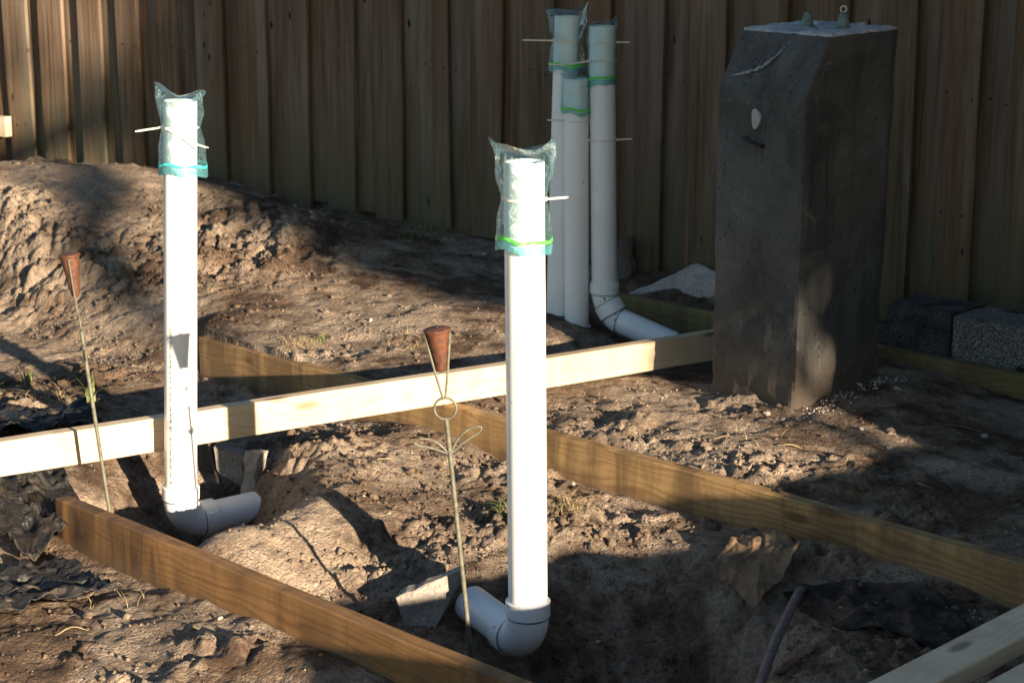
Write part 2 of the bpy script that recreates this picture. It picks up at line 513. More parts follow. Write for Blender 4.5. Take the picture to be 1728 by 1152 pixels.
class MB:
    def __init__(self):
        self.v = []
        self.f = []

    def add(self, V, F):
        b = len(self.v)
        self.v += [Vector(x) for x in V]
        self.f += [tuple(i + b for i in f) for f in F]

    def box(self, c, size, mtx=None):
        x, y, z = (s / 2 for s in size)
        V = [Vector((a * x, b * y, d * z)) for a in (-1, 1) for b in (-1, 1) for d in (-1, 1)]
        if mtx is not None:
            V = [mtx @ p for p in V]
        V = [p + Vector(c) for p in V]
        self.add(V, [(0, 1, 3, 2), (4, 6, 7, 5), (0, 4, 5, 1), (2, 3, 7, 6), (0, 2, 6, 4), (1, 5, 7, 3)])

    def tube(self, pts, rad, n=10, closed=False, caps=True):
        pts = [Vector(p) for p in pts]
        m = len(pts)
        rads = rad if isinstance(rad, (list, tuple)) else [rad] * m
        t0 = (pts[1] - pts[0]).normalized()
        up = Vector((0, 0, 1)) if abs(t0.z) < .9 else Vector((1, 0, 0))
        nrm = (up - t0 * up.dot(t0)).normalized()
        V = []
        for i, p in enumerate(pts):
            if closed:
                t = (pts[(i + 1) % m] - pts[i - 1]).normalized()
            else:
                t = (pts[min(i + 1, m - 1)] - pts[max(i - 1, 0)]).normalized()
            nrm = (nrm - t * nrm.dot(t)).normalized()
            bn = t.cross(nrm)
            for k in range(n):
                a = 2 * math.pi * k / n
                V.append(p + (nrm * math.cos(a) + bn * math.sin(a)) * rads[i])
        F = []
        for i in range(m if closed else m - 1):
            j = (i + 1) % m
            for k in range(n):
                k2 = (k + 1) % n
                F.append((i * n + k, i * n + k2, j * n + k2, j * n + k))
        if caps and not closed:
            F.append(tuple(range(n))[::-1])
            F.append(tuple((m - 1) * n + k for k in range(n)))
        self.add(V, F)

    def lathe(self, prof, n=32, mtx=None):
        """profile of (r, z), closed loop if first == last"""
        V = []
        for r, z in prof:
            for k in range(n):
                a = 2 * math.pi * k / n
                p = Vector((r * math.cos(a), r * math.sin(a), z))
                V.append(mtx @ p if mtx is not None else p)
        F = []
        for i in range(len(prof) - 1):
            for k in range(n):
                k2 = (k + 1) % n
                F.append((i * n + k, i * n + k2, (i + 1) * n + k2, (i + 1) * n + k))
        if prof[0][0] > 1e-5 and prof[0] != prof[-1]:
            F.append(tuple(range(n))[::-1])
            F.append(tuple((len(prof) - 1) * n + k for k in range(n)))
        self.add(V, F)

    def build(self, name, mat, parent=None, smooth=True, auto=True):
        o = link_mesh(name, self.v, self.f, mat, parent, smooth)
        if smooth and auto:
            me = o.data
            me.update()
            try:
                me.set_sharp_from_angle(angle=R(38))
            except Exception:
                pass
        return o


# ------------------------------------------------------------------ the ground
FM = .67                                            # fence line  y = 7.07 - .67 x
FRONT_C, REAR_C, FAR_C = 3.22, 4.96, 6.82      # lines x + y = c of the near faces of the form boards

PF = np.array([
    (-1.59, 6.52, -.08), (-2.2, 6.35, -.07), (-1.45, 5.54, -.13), (-2.0, 5.4, -.14), (-2.4, 5.9, -.1), (-1.3, 5.0, -.17), (-1.9, 4.8, -.16),
    (-1.59, 6.95, .01), (-1.57, 7.3, .105), (-1.6, 7.7, .16), (-1.8, 8.3, .06),
    (-2.2, 6.9, .02), (-2.3, 7.3, .12), (-2.3, 7.75, .17), (-2.4, 8.4, .08), (-3, 7.6, .15), (-3, 6.4, -.05),
    (-1.15, 6.6, -.065), (-1.12, 7.0, .02), (-1.12, 7.4, .09), (-1.2, 7.75, .09),
    (-.75, 6.6, -.05), (-.75, 7.0, .02), (-.78, 7.35, .02), (-.85, 7.6, .01), (-.6, 6.9, -.03),
    (-.4, 7.2, -.03), (-.13, 6.32, -.085), (-.41, 5.65, -.12), (.2, 5.95, -.11), (.36, 6.65, -.11), (.1, 7.0, -.055), (.6, 6.6, -.08), (1.0, 6.3, -.14),
    (1.4, 6.0, -.17), (2.2, 5.6, -.17), (.40, 6.28, -.19), (.52, 6.12, -.215), (.62, 5.98, -.215), (.42, 5.95, -.19), (.34, 6.15, -.165), (.75, 5.9, -.2), (.22, 6.25, -.11),
    (.1, 5.0, -.15), (.39, 5.05, -.135), (.5, 4.62, -.15), (.98, 4.7, -.14), (1.3, 4.2, -.155), (.78, 5.05, -.128), (1.1, 5.4, -.125), (1.5, 5.1, -.19),
    (-.25, 5.4, -.14), (-.9, 6.0, -.115), (-.6, 5.75, -.125), (2, 4.3, -.17), (.9, 5.9, -.15), (.5, 5.5, -.16)])
PM = np.array([
    (-.95, 5.86, -.27), (-.85, 5.72, -.275), (-.6, 5.48, -.265), (-.45, 5.36, -.25), (-.315, 5.25, -.225), (-.02, 4.95, -.242), (.17, 4.76, -.25), (.43, 4.5, -.25), (.62, 4.3, -.25), (1.03, 3.9, -.25), (1.5, 3.4, -.27),
    (-.4, 4.95, -.185), (-.2, 4.75, -.2), (-.55, 5.0, -.2), (-.8, 5.1, -.26), (-1.0, 5.2, -.23), (-1.0, 5.5, -.25),
    (-1.06, 4.66, -.27), (-.9, 4.35, -.56), (-.82, 4.5, -.58), (-.74, 4.4, -.54), (-.86, 4.66, -.52), (-.98, 4.48, -.52), (-.77, 4.66, -.48), (-.9, 4.82, -.36), (-.73, 4.70, -.44), (-.64, 4.78, -.24), (-.69, 4.52, -.42), (-.57, 4.74, -.22), (-.56, 4.6, -.24), (-.7, 4.9, -.27), (-.9, 4.98, -.24),
    (-.52, 4.42, -.19), (-.55, 4.29, -.18), (-.66, 4.22, -.19), (-.72, 4.12, -.20), (-.5, 4.15, -.22), (-.78, 4.12, -.24), (-.33, 4.55, -.21), (-.3, 4.25, -.25), (-.45, 3.98, -.30), (-.12, 4.3, -.225), (-.3, 4.02, -.285),
    (-.22, 3.8, -.36), (-.1, 4.02, -.29), (0.0, 4.1, -.27), (.1, 4.35, -.235), (.14, 4.5, -.24), (.3, 4.25, -.27),
    (-.08, 3.75, -.44), (.04, 3.72, -.48), (.15, 3.65, -.52), (.3, 3.75, -.54), (.42, 3.92, -.52), (.0, 3.5, -.47), (.15, 3.9, -.46),
    (.5, 4.15, -.28), (.42, 3.55, -.33), (.65, 3.75, -.27), (.3, 3.38, -.36), (.7, 4.0, -.255), (1.0, 3.6, -.27), (.7, 3.3, -.3), (.55, 3.5, -.29), (1.1, 3.2, -.29),
    (-1.2, 4.72, -.19), (-1.25, 4.5, -.21), (-1.14, 4.42, -.23), (-1.04, 4.34, -.32), (-1.5, 4.8, -.2), (-1.4, 5.1, -.18)])
PN = np.array([
    (-1.12, 4.24, -.255), (-1.0, 4.12, -.265), (-.9, 4.05, -.25), (-.6, 3.75, -.232), (-.36, 3.5, -.238), (-.1, 3.25, -.27), (-1.2, 3.8, -.25), (-.75, 3.4, -.275), (-1.2, 4.25, -.25), (-1.5, 4.5, -.23),
    (0, 2.9, -.29), (-.5, 3.0, -.28), (.5, 2.6, -.3), (-1.0, 3.0, -.27), (-1.6, 4.0, -.24)])


def tps_fit(P, lam=2e-3):
    n = len(P)
    d = np.hypot(P[:, None, 0] - P[None, :, 0], P[:, None, 1] - P[None, :, 1])
    K = np.where(d > 0, d * d * np.log(d + 1e-12), 0) + lam * np.eye(n)
    A = np.zeros((n + 3, n + 3))
    A[:n, :n] = K
    A[:n, n] = 1
    A[:n, n + 1:] = P[:, :2]
    A[n:, :n] = A[:n, n:].T
    w = np.linalg.solve(A, np.concatenate([P[:, 2], np.zeros(3)]))
    lo, hi = P[:, 2].min() - .02, P[:, 2].max() + .02
    mean = np.median(P[:, 2])
    ctr = P[:, :2].mean(0)
    rad = np.hypot(*(P[:, :2] - ctr).T).max() + .3

    def ev(x, y):
        out = np.empty(x.shape)
        xf, yf, of = x.ravel(), y.ravel(), out.ravel()
        for i in range(0, len(xf), 40000):
            xs, ys = xf[i:i + 40000], yf[i:i + 40000]
            dd = np.hypot(xs[:, None] - P[None, :, 0], ys[:, None] - P[None, :, 1])
            of[i:i + 40000] = (dd * dd * np.log(dd + 1e-12)) @ w[:n] + w[n] + xs * w[n + 1] + ys * w[n + 2]
        out = of.reshape(x.shape)
        out = np.clip(out, lo, hi)
        fade = sstep(rad, rad + 1.5, np.hypot(x - ctr[0], y - ctr[1]))
        return out * (1 - fade) + mean * fade
    return ev


EF, EM, EN = tps_fit(PF), tps_fit(PM), tps_fit(PN)


def rough_mask(x, y):
    """where the dug soil lies crumbly"""
    c = x + y
    mound = np.exp(-((y - 6.98 - .05 * x) / .46) ** 4) * sstep(-.45, -.8, x)
    mid = sstep(FRONT_C, FRONT_C + .15, c) * (1 - sstep(REAR_C - .1, REAR_C, c)) * .5
    edge = np.exp(-((c - REAR_C - .22) / .16) ** 2) * sstep(-.45, -.1, x) * .42
    near = (1 - sstep(FRONT_C - .05, FRONT_C, c)) * .22
    return np.clip(np.maximum.reduce([mound, mid, edge, near, np.full_like(x, .1)]), 0, 1)


def ground_z(x, y, detail=True):
    x = np.asarray(x, dtype=float)
    y = np.asarray(y, dtype=float)
    c = x + y
    a = (x - y) * .7071                       # along the boards
    # position of the steps wanders beyond the boards' ends
    endw = sstep(-4.93, -5.12, a)
    w1 = .006 + .3 * endw
    far_mid = sstep(REAR_C + .02 - w1, REAR_C + .02 + w1, c)
    endn = sstep(-3.88, -4.08, a)
    w2 = .006 + .25 * endn
    mid_near = sstep(FRONT_C + .02 - w2, FRONT_C + .02 + w2, c)
    z = EN(x, y) * (1 - mid_near) + (EM(x, y) * (1 - far_mid) + EF(x, y) * far_mid) * mid_near
    z = z + .09 * sstep(.02, .12, (FM * x + y - 7.07) / 1.2037) * (1 - sstep(.5, 1.5, (FM * x + y - 7.07)))  # ground raised unseen behind the fence to keep the gap below it dark
    far = sstep(9, 14, np.hypot(x, y - 3))
    z = z * (1 - far) + -.12 * far
    if detail:
        rm = rough_mask(x, y)
        wx = x + .03 * vnoise(x * 9, y * 9, 40)
        wy = y + .03 * vnoise(x * 9, y * 9, 41)
        z = z + .030 * fbm(wx * 2.6, wy * 2.6, 3, 1) * (.5 + .5 * rm)
        z = z + .026 * fbm(wx * 9, wy * 9, 3, 5) * (.25 + .75 * rm)
        z = z + .008 * fbm(wx * 30, wy * 30, 3, 9) * (.4 + .6 * rm)
        # crumbly zones: billowing noise with sharp creases, gated by larger patches
        g1 = sstep(-.10, .22, vnoise(x * 3.1, y * 3.1, 61) + .6 * vnoise(x * 7.3, y * 7.3, 63) + (rm - .55) * .8)
        bil = np.zeros_like(x)
        amp, fr = 1.0, 16.0
        for i in range(4):
            an = i * 1.1
            xr = wx * math.cos(an) - wy * math.sin(an)
            yr = wx * math.sin(an) + wy * math.cos(an)
            bil += amp * np.abs(vnoise(xr * fr, yr * fr, 90 + i)) * 2
            amp *= .47
            fr *= 1.93
        z = z + .015 * (bil - .55) * g1 + .004 * (bil - .5)
        for sc, amp, sd_, thr in ((13, .015, 2, .68), (27, .010, 3, .56), (52, .006, 4, .45)):
            d1, v1, d2 = worley(wx * sc + .35 * vnoise(wx * sc * 2, wy * sc * 2, 7), wy * sc + .35 * vnoise(wx * sc * 2, wy * sc * 2, 8), sd_)
            lump_ = np.clip(1 - (d1 / .55) ** 2, 0, 1) ** .6 * np.clip((v1 - thr) * 4, 0, 1) * (.7 + .6 * v1)
            z = z + amp * lump_ * g1
        mnd = np.exp(-((y - 6.98 - .05 * x) / .46) ** 4) * sstep(-.5, -.85, x) * sstep(-.2, .12, vnoise(x * 2.7, y * 2.7, 44) + .5 * vnoise(x * 8, y * 8, 45))
        z = z + .020 * (bil - .5) * mnd
        # cracks and heel marks
        d1, v1, d2 = worley(wx * 5.5, wy * 5.5, 12)
        z = z - .010 * np.clip((.10 - (d2 - d1)) / .10, 0, 1) * sstep(.5, .6, v1) * rm
        # long smeared scrape marks where the soil was trodden flat
        s1 = fbm(wx * 5 + wy * 9, (wy - wx) * 1.6, 3, 20)
        z = z + .016 * s1 * (1 - rm)
    return z


def axis(lo, hi, step, far):
    mid = np.arange(lo, hi, step)
    out = [hi]
    s = step
    while out[-1] < far:
        s *= 1.22
        out.append(out[-1] + s)
    out2 = [lo - step]
    s = step
    while out2[-1] > -far:
        s *= 1.22
        out2.append(out2[-1] - s)
    return np.array(out2[::-1] + list(mid) + out)


gx = axis(-2.55, 2.0, .0075, 400)
gy = axis(2.75, 8.75, .0085, 400)
GX, GY = np.meshgrid(gx, gy)
GZ = ground_z(GX, GY)
# crumbling: shift points sideways so that clods overhang a little
rmk = rough_mask(GX, GY)
inner = ((GX > -2.6) & (GX < 2.05) & (GY > 2.7) & (GY < 8.8)) * rmk
DX = GX + .010 * fbm(GX * 26, GY * 26, 2, 70) * inner
DY = GY + .010 * fbm(GX * 26, GY * 26, 2, 80) * inner
grit = RNG.standard_normal(GX.shape).clip(-2, 2.5)
GZ = GZ + .0009 * grit * (inner > 0) * (.45 + .55 * rmk)
V = np.stack([DX.ravel(), DY.ravel(), GZ.ravel()], 1)
ny, nx = GX.shape
idx = np.arange(nx * ny).reshape(ny, nx)
F = np.stack([idx[:-1, :-1].ravel(), idx[:-1, 1:].ravel(), idx[1:, 1:].ravel(), idx[1:, :-1].ravel()], 1)
ground = np_mesh('ground', V, F, 'soil')
ground['kind'] = 'structure'


def gz(x, y):
    return float(ground_z(np.array([x]), np.array([y]))[0])


# ------------------------------------------------------------------ board fence
fdir = Vector((1, -FM, 0)).normalized()
fnrm = Vector((FM, 1, 0)).normalized()              # away from the camera
forg = Vector((0, 7.07, 0))
fence = thing('board_fence', 'tall weathered brown board on board fence behind the dirt', 'fence', forg,
              Matrix((fdir, fnrm, Vector((0, 0, 1)))).transposed().to_quaternion())
PERIOD = .232


def fence_board(s, depth, w, zb, zt, seed):
    r = random.Random(seed)
    t = .016
    lean = r.uniform(-.011, .011)
    n = 9
    V_, F_ = [], []
    for i in range(n):
        q = i / (n - 1)
        z = q * (zt - zb)
        off = lean * q + .0035 * math.sin(q * 5 + seed)
        cup = r.uniform(-.0015, .0015)
        hw = w / 2 + r.uniform(-.0012, .0012)
        for sx, sy in ((-hw + .002, 0), (-hw, .003), (-hw, t), (hw, t), (hw, .003), (hw - .002, 0)):
            V_.append((off + sx, sy + cup, z))
    for i in range(n - 1):
        for k in range(6):
            k2 = (k + 1) % 6
            F_.append((i * 6 + k, i * 6 + k2, (i + 1) * 6 + k2, (i + 1) * 6 + k))
    F_.append(tuple(range(6))[::-1])
    F_.append(tuple((n - 1) * 6 + k for k in range(6)))
    b = link_mesh('fence_board', V_, F_, 'fence', fence)
    b.location = (s, depth, zb)
    return b


k = 0
s0 = -3.6
while s0 < 3.0:
    for half in (0, 1):
        sc = s0 + half * PERIOD / 2 + random.uniform(-.006, .006)
        P = forg + fdir * sc
        Q = P - fnrm * .05
        gr = float(ground_z(np.array([Q.x]), np.array([Q.y]), False)[0])
        zb = max(gr, -.12) - .02 + (random.uniform(-.014, .006) if half == 0 else random.uniform(-.012, .012))
        if -.8 < P.x < .25:
            zb += .045
        w = random.choice((.128, .136, .142, .146, .150)) if half == 0 else .14
        if half == 0:
            fence_board(sc, 0.0, w, zb, 1.72 + random.uniform(-.01, .01), k)
        else:
            fence_board(sc, .030, w, zb, 1.72 + random.uniform(-.01, .01), k)
        k += 1
    s0 += PERIOD
for zr in (.22, .95, 1.5):
    m = MB()
    m.box((-.3, .060, zr), (6.4, .038, .085))
    m.build('fence_rail', 'fence', fence, False)

nv, nf = [], []
rn = random.Random(77)
for b_ in [o for o in fence.children if o.name.startswith('fence_board')]:
    for zr in (.24, .62, .95, 1.48):
        if rn.random() > .38:
            continue
        for dx in (-.035, .035):
            c_ = Vector((b_.location.x + dx + rn.uniform(-.012, .012), b_.location.y - .0008, zr + rn.uniform(-.02, .02)))
            k0 = len(nv)
            for q in range(8):
                a_ = q * math.pi / 4
                nv.append(c_ + Vector((.0042 * math.cos(a_), -.0012, .0048 * math.sin(a_))))
            nv.append(c_ + Vector((0, -.002, 0)))
            nf += [(k0 + q, k0 + (q + 1) % 8, k0 + 8) for q in range(8)]
nails = link_mesh('nail_heads', nv, nf, 'iron', fence)
nails['kind'] = 'stuff'

# short rail end that shows at the left edge
m = MB()
m.box((0, 0, 0), (.5, .038, .09))
br = m.build('rail_offcut', 'pine', None, False)
br.location = forg + fdir * -2.97 + fnrm * -.03 + Vector((0, 0, .222))
br.rotation_euler = (0, 0, math.atan2(fdir.y, fdir.x))
tag(br, 'end of a light brown wooden rail fixed to the fence at the left edge', 'rail')


# ------------------------------------------------------------------ lumber
def lumber(name, p0, p1, width, thick, mat, label, roll=0.0, sag=0.0, seed=1, cat='board', bevel=.0022):
    """p0, p1: ends of the top near edge centre line; width is vertical, thick is horizontal"""
    p0, p1 = Vector(p0), Vector(p1)
    d = p1 - p0
    L = d.length
    d.normalize()
    side = Vector((0, 0, 1)).cross(d).normalized()
    up = d.cross(side)
    if up.z < 0:
        up = -up
        side = -side
    rr = random.Random(seed)
    n = max(8, int(L / .12))
    b = bevel
    prof = [(-thick / 2 + b, 0), (thick / 2 - b, 0), (thick / 2, -b), (thick / 2, -width + b), (thick / 2 - b, -width),
            (-thick / 2 + b, -width), (-thick / 2, -width + b), (-thick / 2, -b)]
    V_, F_ = [], []
    for i in range(n + 1):
        x = L * i / n
        oy = .0012 * math.sin(x * 3.1 + seed) + rr.uniform(-.0004, .0004)
        oz = -sag * math.sin(math.pi * i / n) + .0012 * math.sin(x * 4.7 + seed * 2)
        for (py, pz) in prof:
            V_.append((x, py + oy, pz + oz + rr.uniform(-.0005, .0005)))
    np_ = len(prof)
    for i in range(n):
        for k in range(np_):
            k2 = (k + 1) % np_
            F_.append((i * np_ + k, (i + 1) * np_ + k, (i + 1) * np_ + k2, i * np_ + k2))
    F_.append(tuple(range(np_)))
    F_.append(tuple(n * np_ + k for k in range(np_))[::-1])
    o = link_mesh(name, V_, F_, mat)
    o.rotation_mode = 'QUATERNION'
    q = Matrix((d, side, up)).transposed().to_quaternion()
    o.rotation_quaternion = q @ Quaternion((1, 0, 0), roll)
    o.location = p0
    return tag(o, label, cat)


def cpt(c, x, z):
    return (x, c - x, z)


HALF = .019 * math.sqrt(2) * .5 * 2      # half thickness measured along x + y
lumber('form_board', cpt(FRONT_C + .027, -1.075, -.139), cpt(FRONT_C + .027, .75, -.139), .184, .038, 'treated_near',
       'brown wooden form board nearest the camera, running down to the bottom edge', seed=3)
lumber('form_board', cpt(REAR_C + .027, -1.0, -.139), cpt(REAR_C + .027, 1.75, -.139), .184, .038, 'treated',
       'long yellow brown form board crossing the middle behind the front pipe', seed=5)
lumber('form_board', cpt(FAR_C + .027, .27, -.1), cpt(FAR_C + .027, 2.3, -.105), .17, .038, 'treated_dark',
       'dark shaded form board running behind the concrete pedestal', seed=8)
lumber('pine_board', (-2.1, 3.98, -.05), (.80, 5.79, -.05), .089, .038, 'pine',
       'bright sunlit pale pine board laid across behind both front pipes', seed=12)
# two flat boards over the forms, bottom right
lumber('pine_board', (.50, 2.93, -.09), (1.65, 4.10, -.09), .038, .089, 'pine',
       'pale pine board lying flat in the shade at the bottom right corner', seed=14)
lumber('pine_board', (.62, 2.85, -.094), (1.75, 3.98, -.094), .038, .089, 'pine',
       'pine board outermost in the bottom right corner, only its edge showing', seed=15)

# ------------------------------------------------------------------ pipes
PR = .0413


def tube_wall(m, p0, p1, r, t=.0035, n=48):
    p0, p1 = Vector(p0), Vector(p1)
    L = (p1 - p0).length
    q = (p1 - p0).to_track_quat('Z', 'Y').to_matrix()
    V_, F_ = [], []
    prof = [(r - t, 0), (r, 0), (r, L - .0012), (r - .0012, L), (r - t, L), (r - t, L - .004)]
    steps = [(r - t, -0.0)]
    mt = Matrix.Translation(p0) @ q.to_4x4()
    prof2 = [(r - t, 0.0), (r, 0.0), (r, L - .001), (r - .001, L), (r - t + .0008, L), (r - t, L - .001), (r - t, 0.0)]
    m.lathe(prof2, n, mt)


def bend_path(p0, d0, d1, rad, n=10):
    """arc that turns from direction d0 to d1 starting at p0"""
    d0, d1 = Vector(d0).normalized(), Vector(d1).normalized()
    ang = d0.angle(d1)
    nrm = (d1 - d0 * d1.dot(d0)).normalized()
    out = []
    for i in range(n + 1):
        a = ang * i / n
        out.append(Vector(p0) + d0 * (rad * math.sin(a)) + nrm * (rad * (1 - math.cos(a))))
    return out


def collar(m, p, d, r, L, n=40):
    p = Vector(p)
    mt = Matrix.Translation(p) @ Vector(d).to_track_quat('Z', 'Y').to_matrix().to_4x4()
    t = .006
    m.lathe([(r - .001, 0), (r + t - .0012, 0), (r + t, .0012), (r + t, L - .0012), (r + t - .0012, L), (r - .001, L), (r - .001, 0)], n, mt)


def riser(name, label, base, top, hdir, hlen, hlabel, collar_z, mat='pvc', knob_side=1, group=None):
    """a standing pipe, the elbow at its foot and the pipe that leaves the elbow"""
    base, top = Vector(base), Vector(top)
    t = thing(name, label, 'pipe', base, None, group)
    up = (top - base).normalized()
    m = MB()
    tube_wall(m, (0, 0, 0), top - base, PR)
    st = m.build('standpipe', mat, t)
    dn = -up
    hd = Vector(hdir).normalized()
    m = MB()
    path = bend_path((0, 0, 0), dn, hd, .062, 14)
    m.tube(path, PR + .0026, 40)
    el = m.build('elbow', 'pvc_fit', t)
    m = MB()
    collar(m, Vector((0, 0, 0)) - dn * .002, -dn, PR + .0005, .034)
    m.build('socket', 'pvc_fit', el)
    e = path[-1]
    m = MB()
    collar(m, e - hd * .010, hd, PR + .0005, .038)
    m.build('socket', 'pvc_fit', el)
    for pp, dd, rr_ in ((Vector((0, 0, 0)) - dn * .0, dn, PR + .0034), (e - hd * .011, hd, PR + .0034)):
        m = MB()
        mt = Matrix.Translation(pp) @ dd.to_track_quat('Z', 'Y').to_matrix().to_4x4()
        m.lathe([(rr_ - .003, -.0008), (rr_ + .0006, -.0008), (rr_ + .0006, .0008), (rr_ - .003, .0008), (rr_ - .003, -.0008)], 40, mt)
        m.build('joint_line', 'pvc_line', el)
    # moulding nubs of the fitting
    side = dn.cross(hd).normalized()
    for sgn in (-1, 1):
        m = MB()
        c = e + hd * .004 + side * (sgn * (PR + .0045)) * .86 + dn * (-.022)
        m.lathe([(0, -.004), (.006, -.003), (.0065, 0), (.004, .004), (0, .005)], 12,
                Matrix.Translation(c) @ (side * sgn).to_track_quat('Z', 'Y').to_matrix().to_4x4())
        m.build('moulding_nub', 'pvc_fit', el)
    m = MB()
    tube_wall(m, e + hd * .006, e + hd * (hlen + .006), PR)
    m.build('drain_pipe', 'pvc_old' if mat != 'pvc' else 'pvc_fit', t)
    return t


fp = riser('sewer_pipe', 'tall white plastic pipe standing nearest the camera, beside the front torch', (.034, 3.776, -.225), (.024, 3.776, .744),
           (-.52, .85, .06), .17, None, 0)
lp = riser('sewer_pipe', 'white plastic pipe at left with printed lettering down its side', (-.853, 4.655, -.255), (-.813, 4.655, .769),
           (.83, .55, .03), .30, None, 0)
# printed line on the left pipe, reading upwards
cu = bpy.data.curves.new('pipe_print', 'FONT')
cu.body = '3in - SS - PVC SEWER PIPE  ASTM D-2729 3600# MIN CRUSH  SL W #  FL 08-26-2011 10:52  ||||||||||'
cu.size = .0095
cu.offset = .0003
tmp = bpy.data.objects.new('pipe_print_curve', cu)
C.objects.link(tmp)
dg = bpy.context.evaluated_depsgraph_get()
tm = bpy.data.meshes.new_from_object(tmp.evaluated_get(dg))
bpy.data.objects.remove(tmp)
bpy.data.curves.remove(cu)
xs = [v.co.x for v in tm.vertices]
L0 = max(xs)
sc = .43 / L0
a0 = R(-90 - 27)                                     # a bit left of the side that faces the camera
axis_v = Vector((.04, 0, 1.024)).normalized()
for v in tm.vertices:
    ln = v.co.x * sc
    ang = a0 - (v.co.y - .003) / PR
    r = PR + .0004
    base = axis_v * (.030 + ln)
    v.co = base + Vector((r * math.cos(ang), r * math.sin(ang), 0))
tm.name = 'pipe_lettering'
tm.materials.clear()
tm.materials.append(M['ink'])
po = bpy.data.objects.new('pipe_lettering', tm)
C.objects.link(po)
po.parent = lp

# three pipes against the fence
bp_r = thing('vent_pipe', 'rightmost of the three shaded pipes by the fence, ending in an elbow', 'pipe', (.301, 6.05, -.005), None)
m = MB()
tube_wall(m, (0, 0, 0), (-.017, 0, .855), PR)
m.build('standpipe', 'pvc_old', bp_r)
m = MB()
d1 = Vector((.50, -.28, -.84)).normalized()
pth = bend_path((0, 0, 0), (0, 0, -1), d1, .07, 6)
m.tube(pth, PR + .001, 40)
e1 = pth[-1]
e2 = e1 + d1 * .040
m.tube([e1 - d1 * .004, e2], PR + .0058, 40)
d2 = Vector((.80, -.44, -.27)).normalized()
pth2 = bend_path(e2, d1, d2, .05, 6)
m.tube(pth2, PR + .001, 40)
el = m.build('elbow', 'pvc_fit', bp_r)
m = MB()
collar(m, (0, 0, -.004), (0, 0, 1), PR + .0005, .036)
m.build('socket', 'pvc_fit', el)
for pp, dd, rr_ in ((Vector((0, 0, -.005)), Vector((0, 0, 1)), PR + .0035), (e1 + d1 * -.004, d1, PR + .0062), (e2, d1, PR + .0062), (pth2[-1] - d2 * .002, d2, PR + .0015)):
    m = MB()
    mt = Matrix.Translation(pp) @ dd.to_track_quat('Z', 'Y').to_matrix().to_4x4()
    m.lathe([(rr_ - .003, -.0009), (rr_ + .0008, -.0009), (rr_ + .0008, .0009), (rr_ - .003, .0009), (rr_ - .003, -.0009)], 40, mt)
    m.build('joint_line', 'pvc_line', el)
m = MB()
tube_wall(m, pth2[-1], pth2[-1] + d2 * .2, PR)
hp = m.build('drain_pipe', 'pvc_old', bp_r)
# faint scuffed stamps on the elbow
rr = random.Random(4)
for base_p, dirv, r_ in ((e1 - d1 * .022, d1, PR + .0022), (pth2[3], (d1 + d2).normalized(), PR + .002)):
    toc = Vector((-.35, -1, .45))
    nn = (toc - dirv * toc.dot(dirv)).normalized()
    bb = dirv.cross(nn)
    m = MB()
    for q in range(13):
        a = rr.uniform(-.28, .28)
        l = rr.uniform(-.014, .012)
        c = base_p + dirv * l + (nn * math.cos(a) + bb * math.sin(a)) * r_
        u = (dirv * rr.uniform(-.4, 1) + bb * rr.uniform(-.6, .6)).normalized() * rr.uniform(.002, .005)
        w = u.cross(nn).normalized() * .0007
        up_ = nn * .0006
        m.add([c - u - w + up_, c + u - w + up_, c + u + w + up_, c - u + w + up_], [(0, 1, 2, 3)])
    m.build('scuff_mark', 'mark', el, False)

bp_m = thing('vent_pipe', 'middle and shortest of the three shaded pipes by the fence', 'pipe', (.213, 6.06, -.22), None)
m = MB()
tube_wall(m, (0, 0, 0), (-.008, 0, .905), PR - .002)
m.build('standpipe', 'pvc_old', bp_m)
m = MB()
collar(m, (0, 0, .07), (0, 0, 1), PR - .002, .03)
m.build('socket', 'pvc_fit', bp_m)
bp_l = thing('vent_pipe', 'leftmost and tallest of the three shaded pipes by the fence', 'pipe', (.150, 6.12, -.2), None)
m = MB()
tube_wall(m, (0, 0, 0), (.026, 0, 1.077), PR - .001)
m.build('standpipe', 'pvc_old', bp_l)


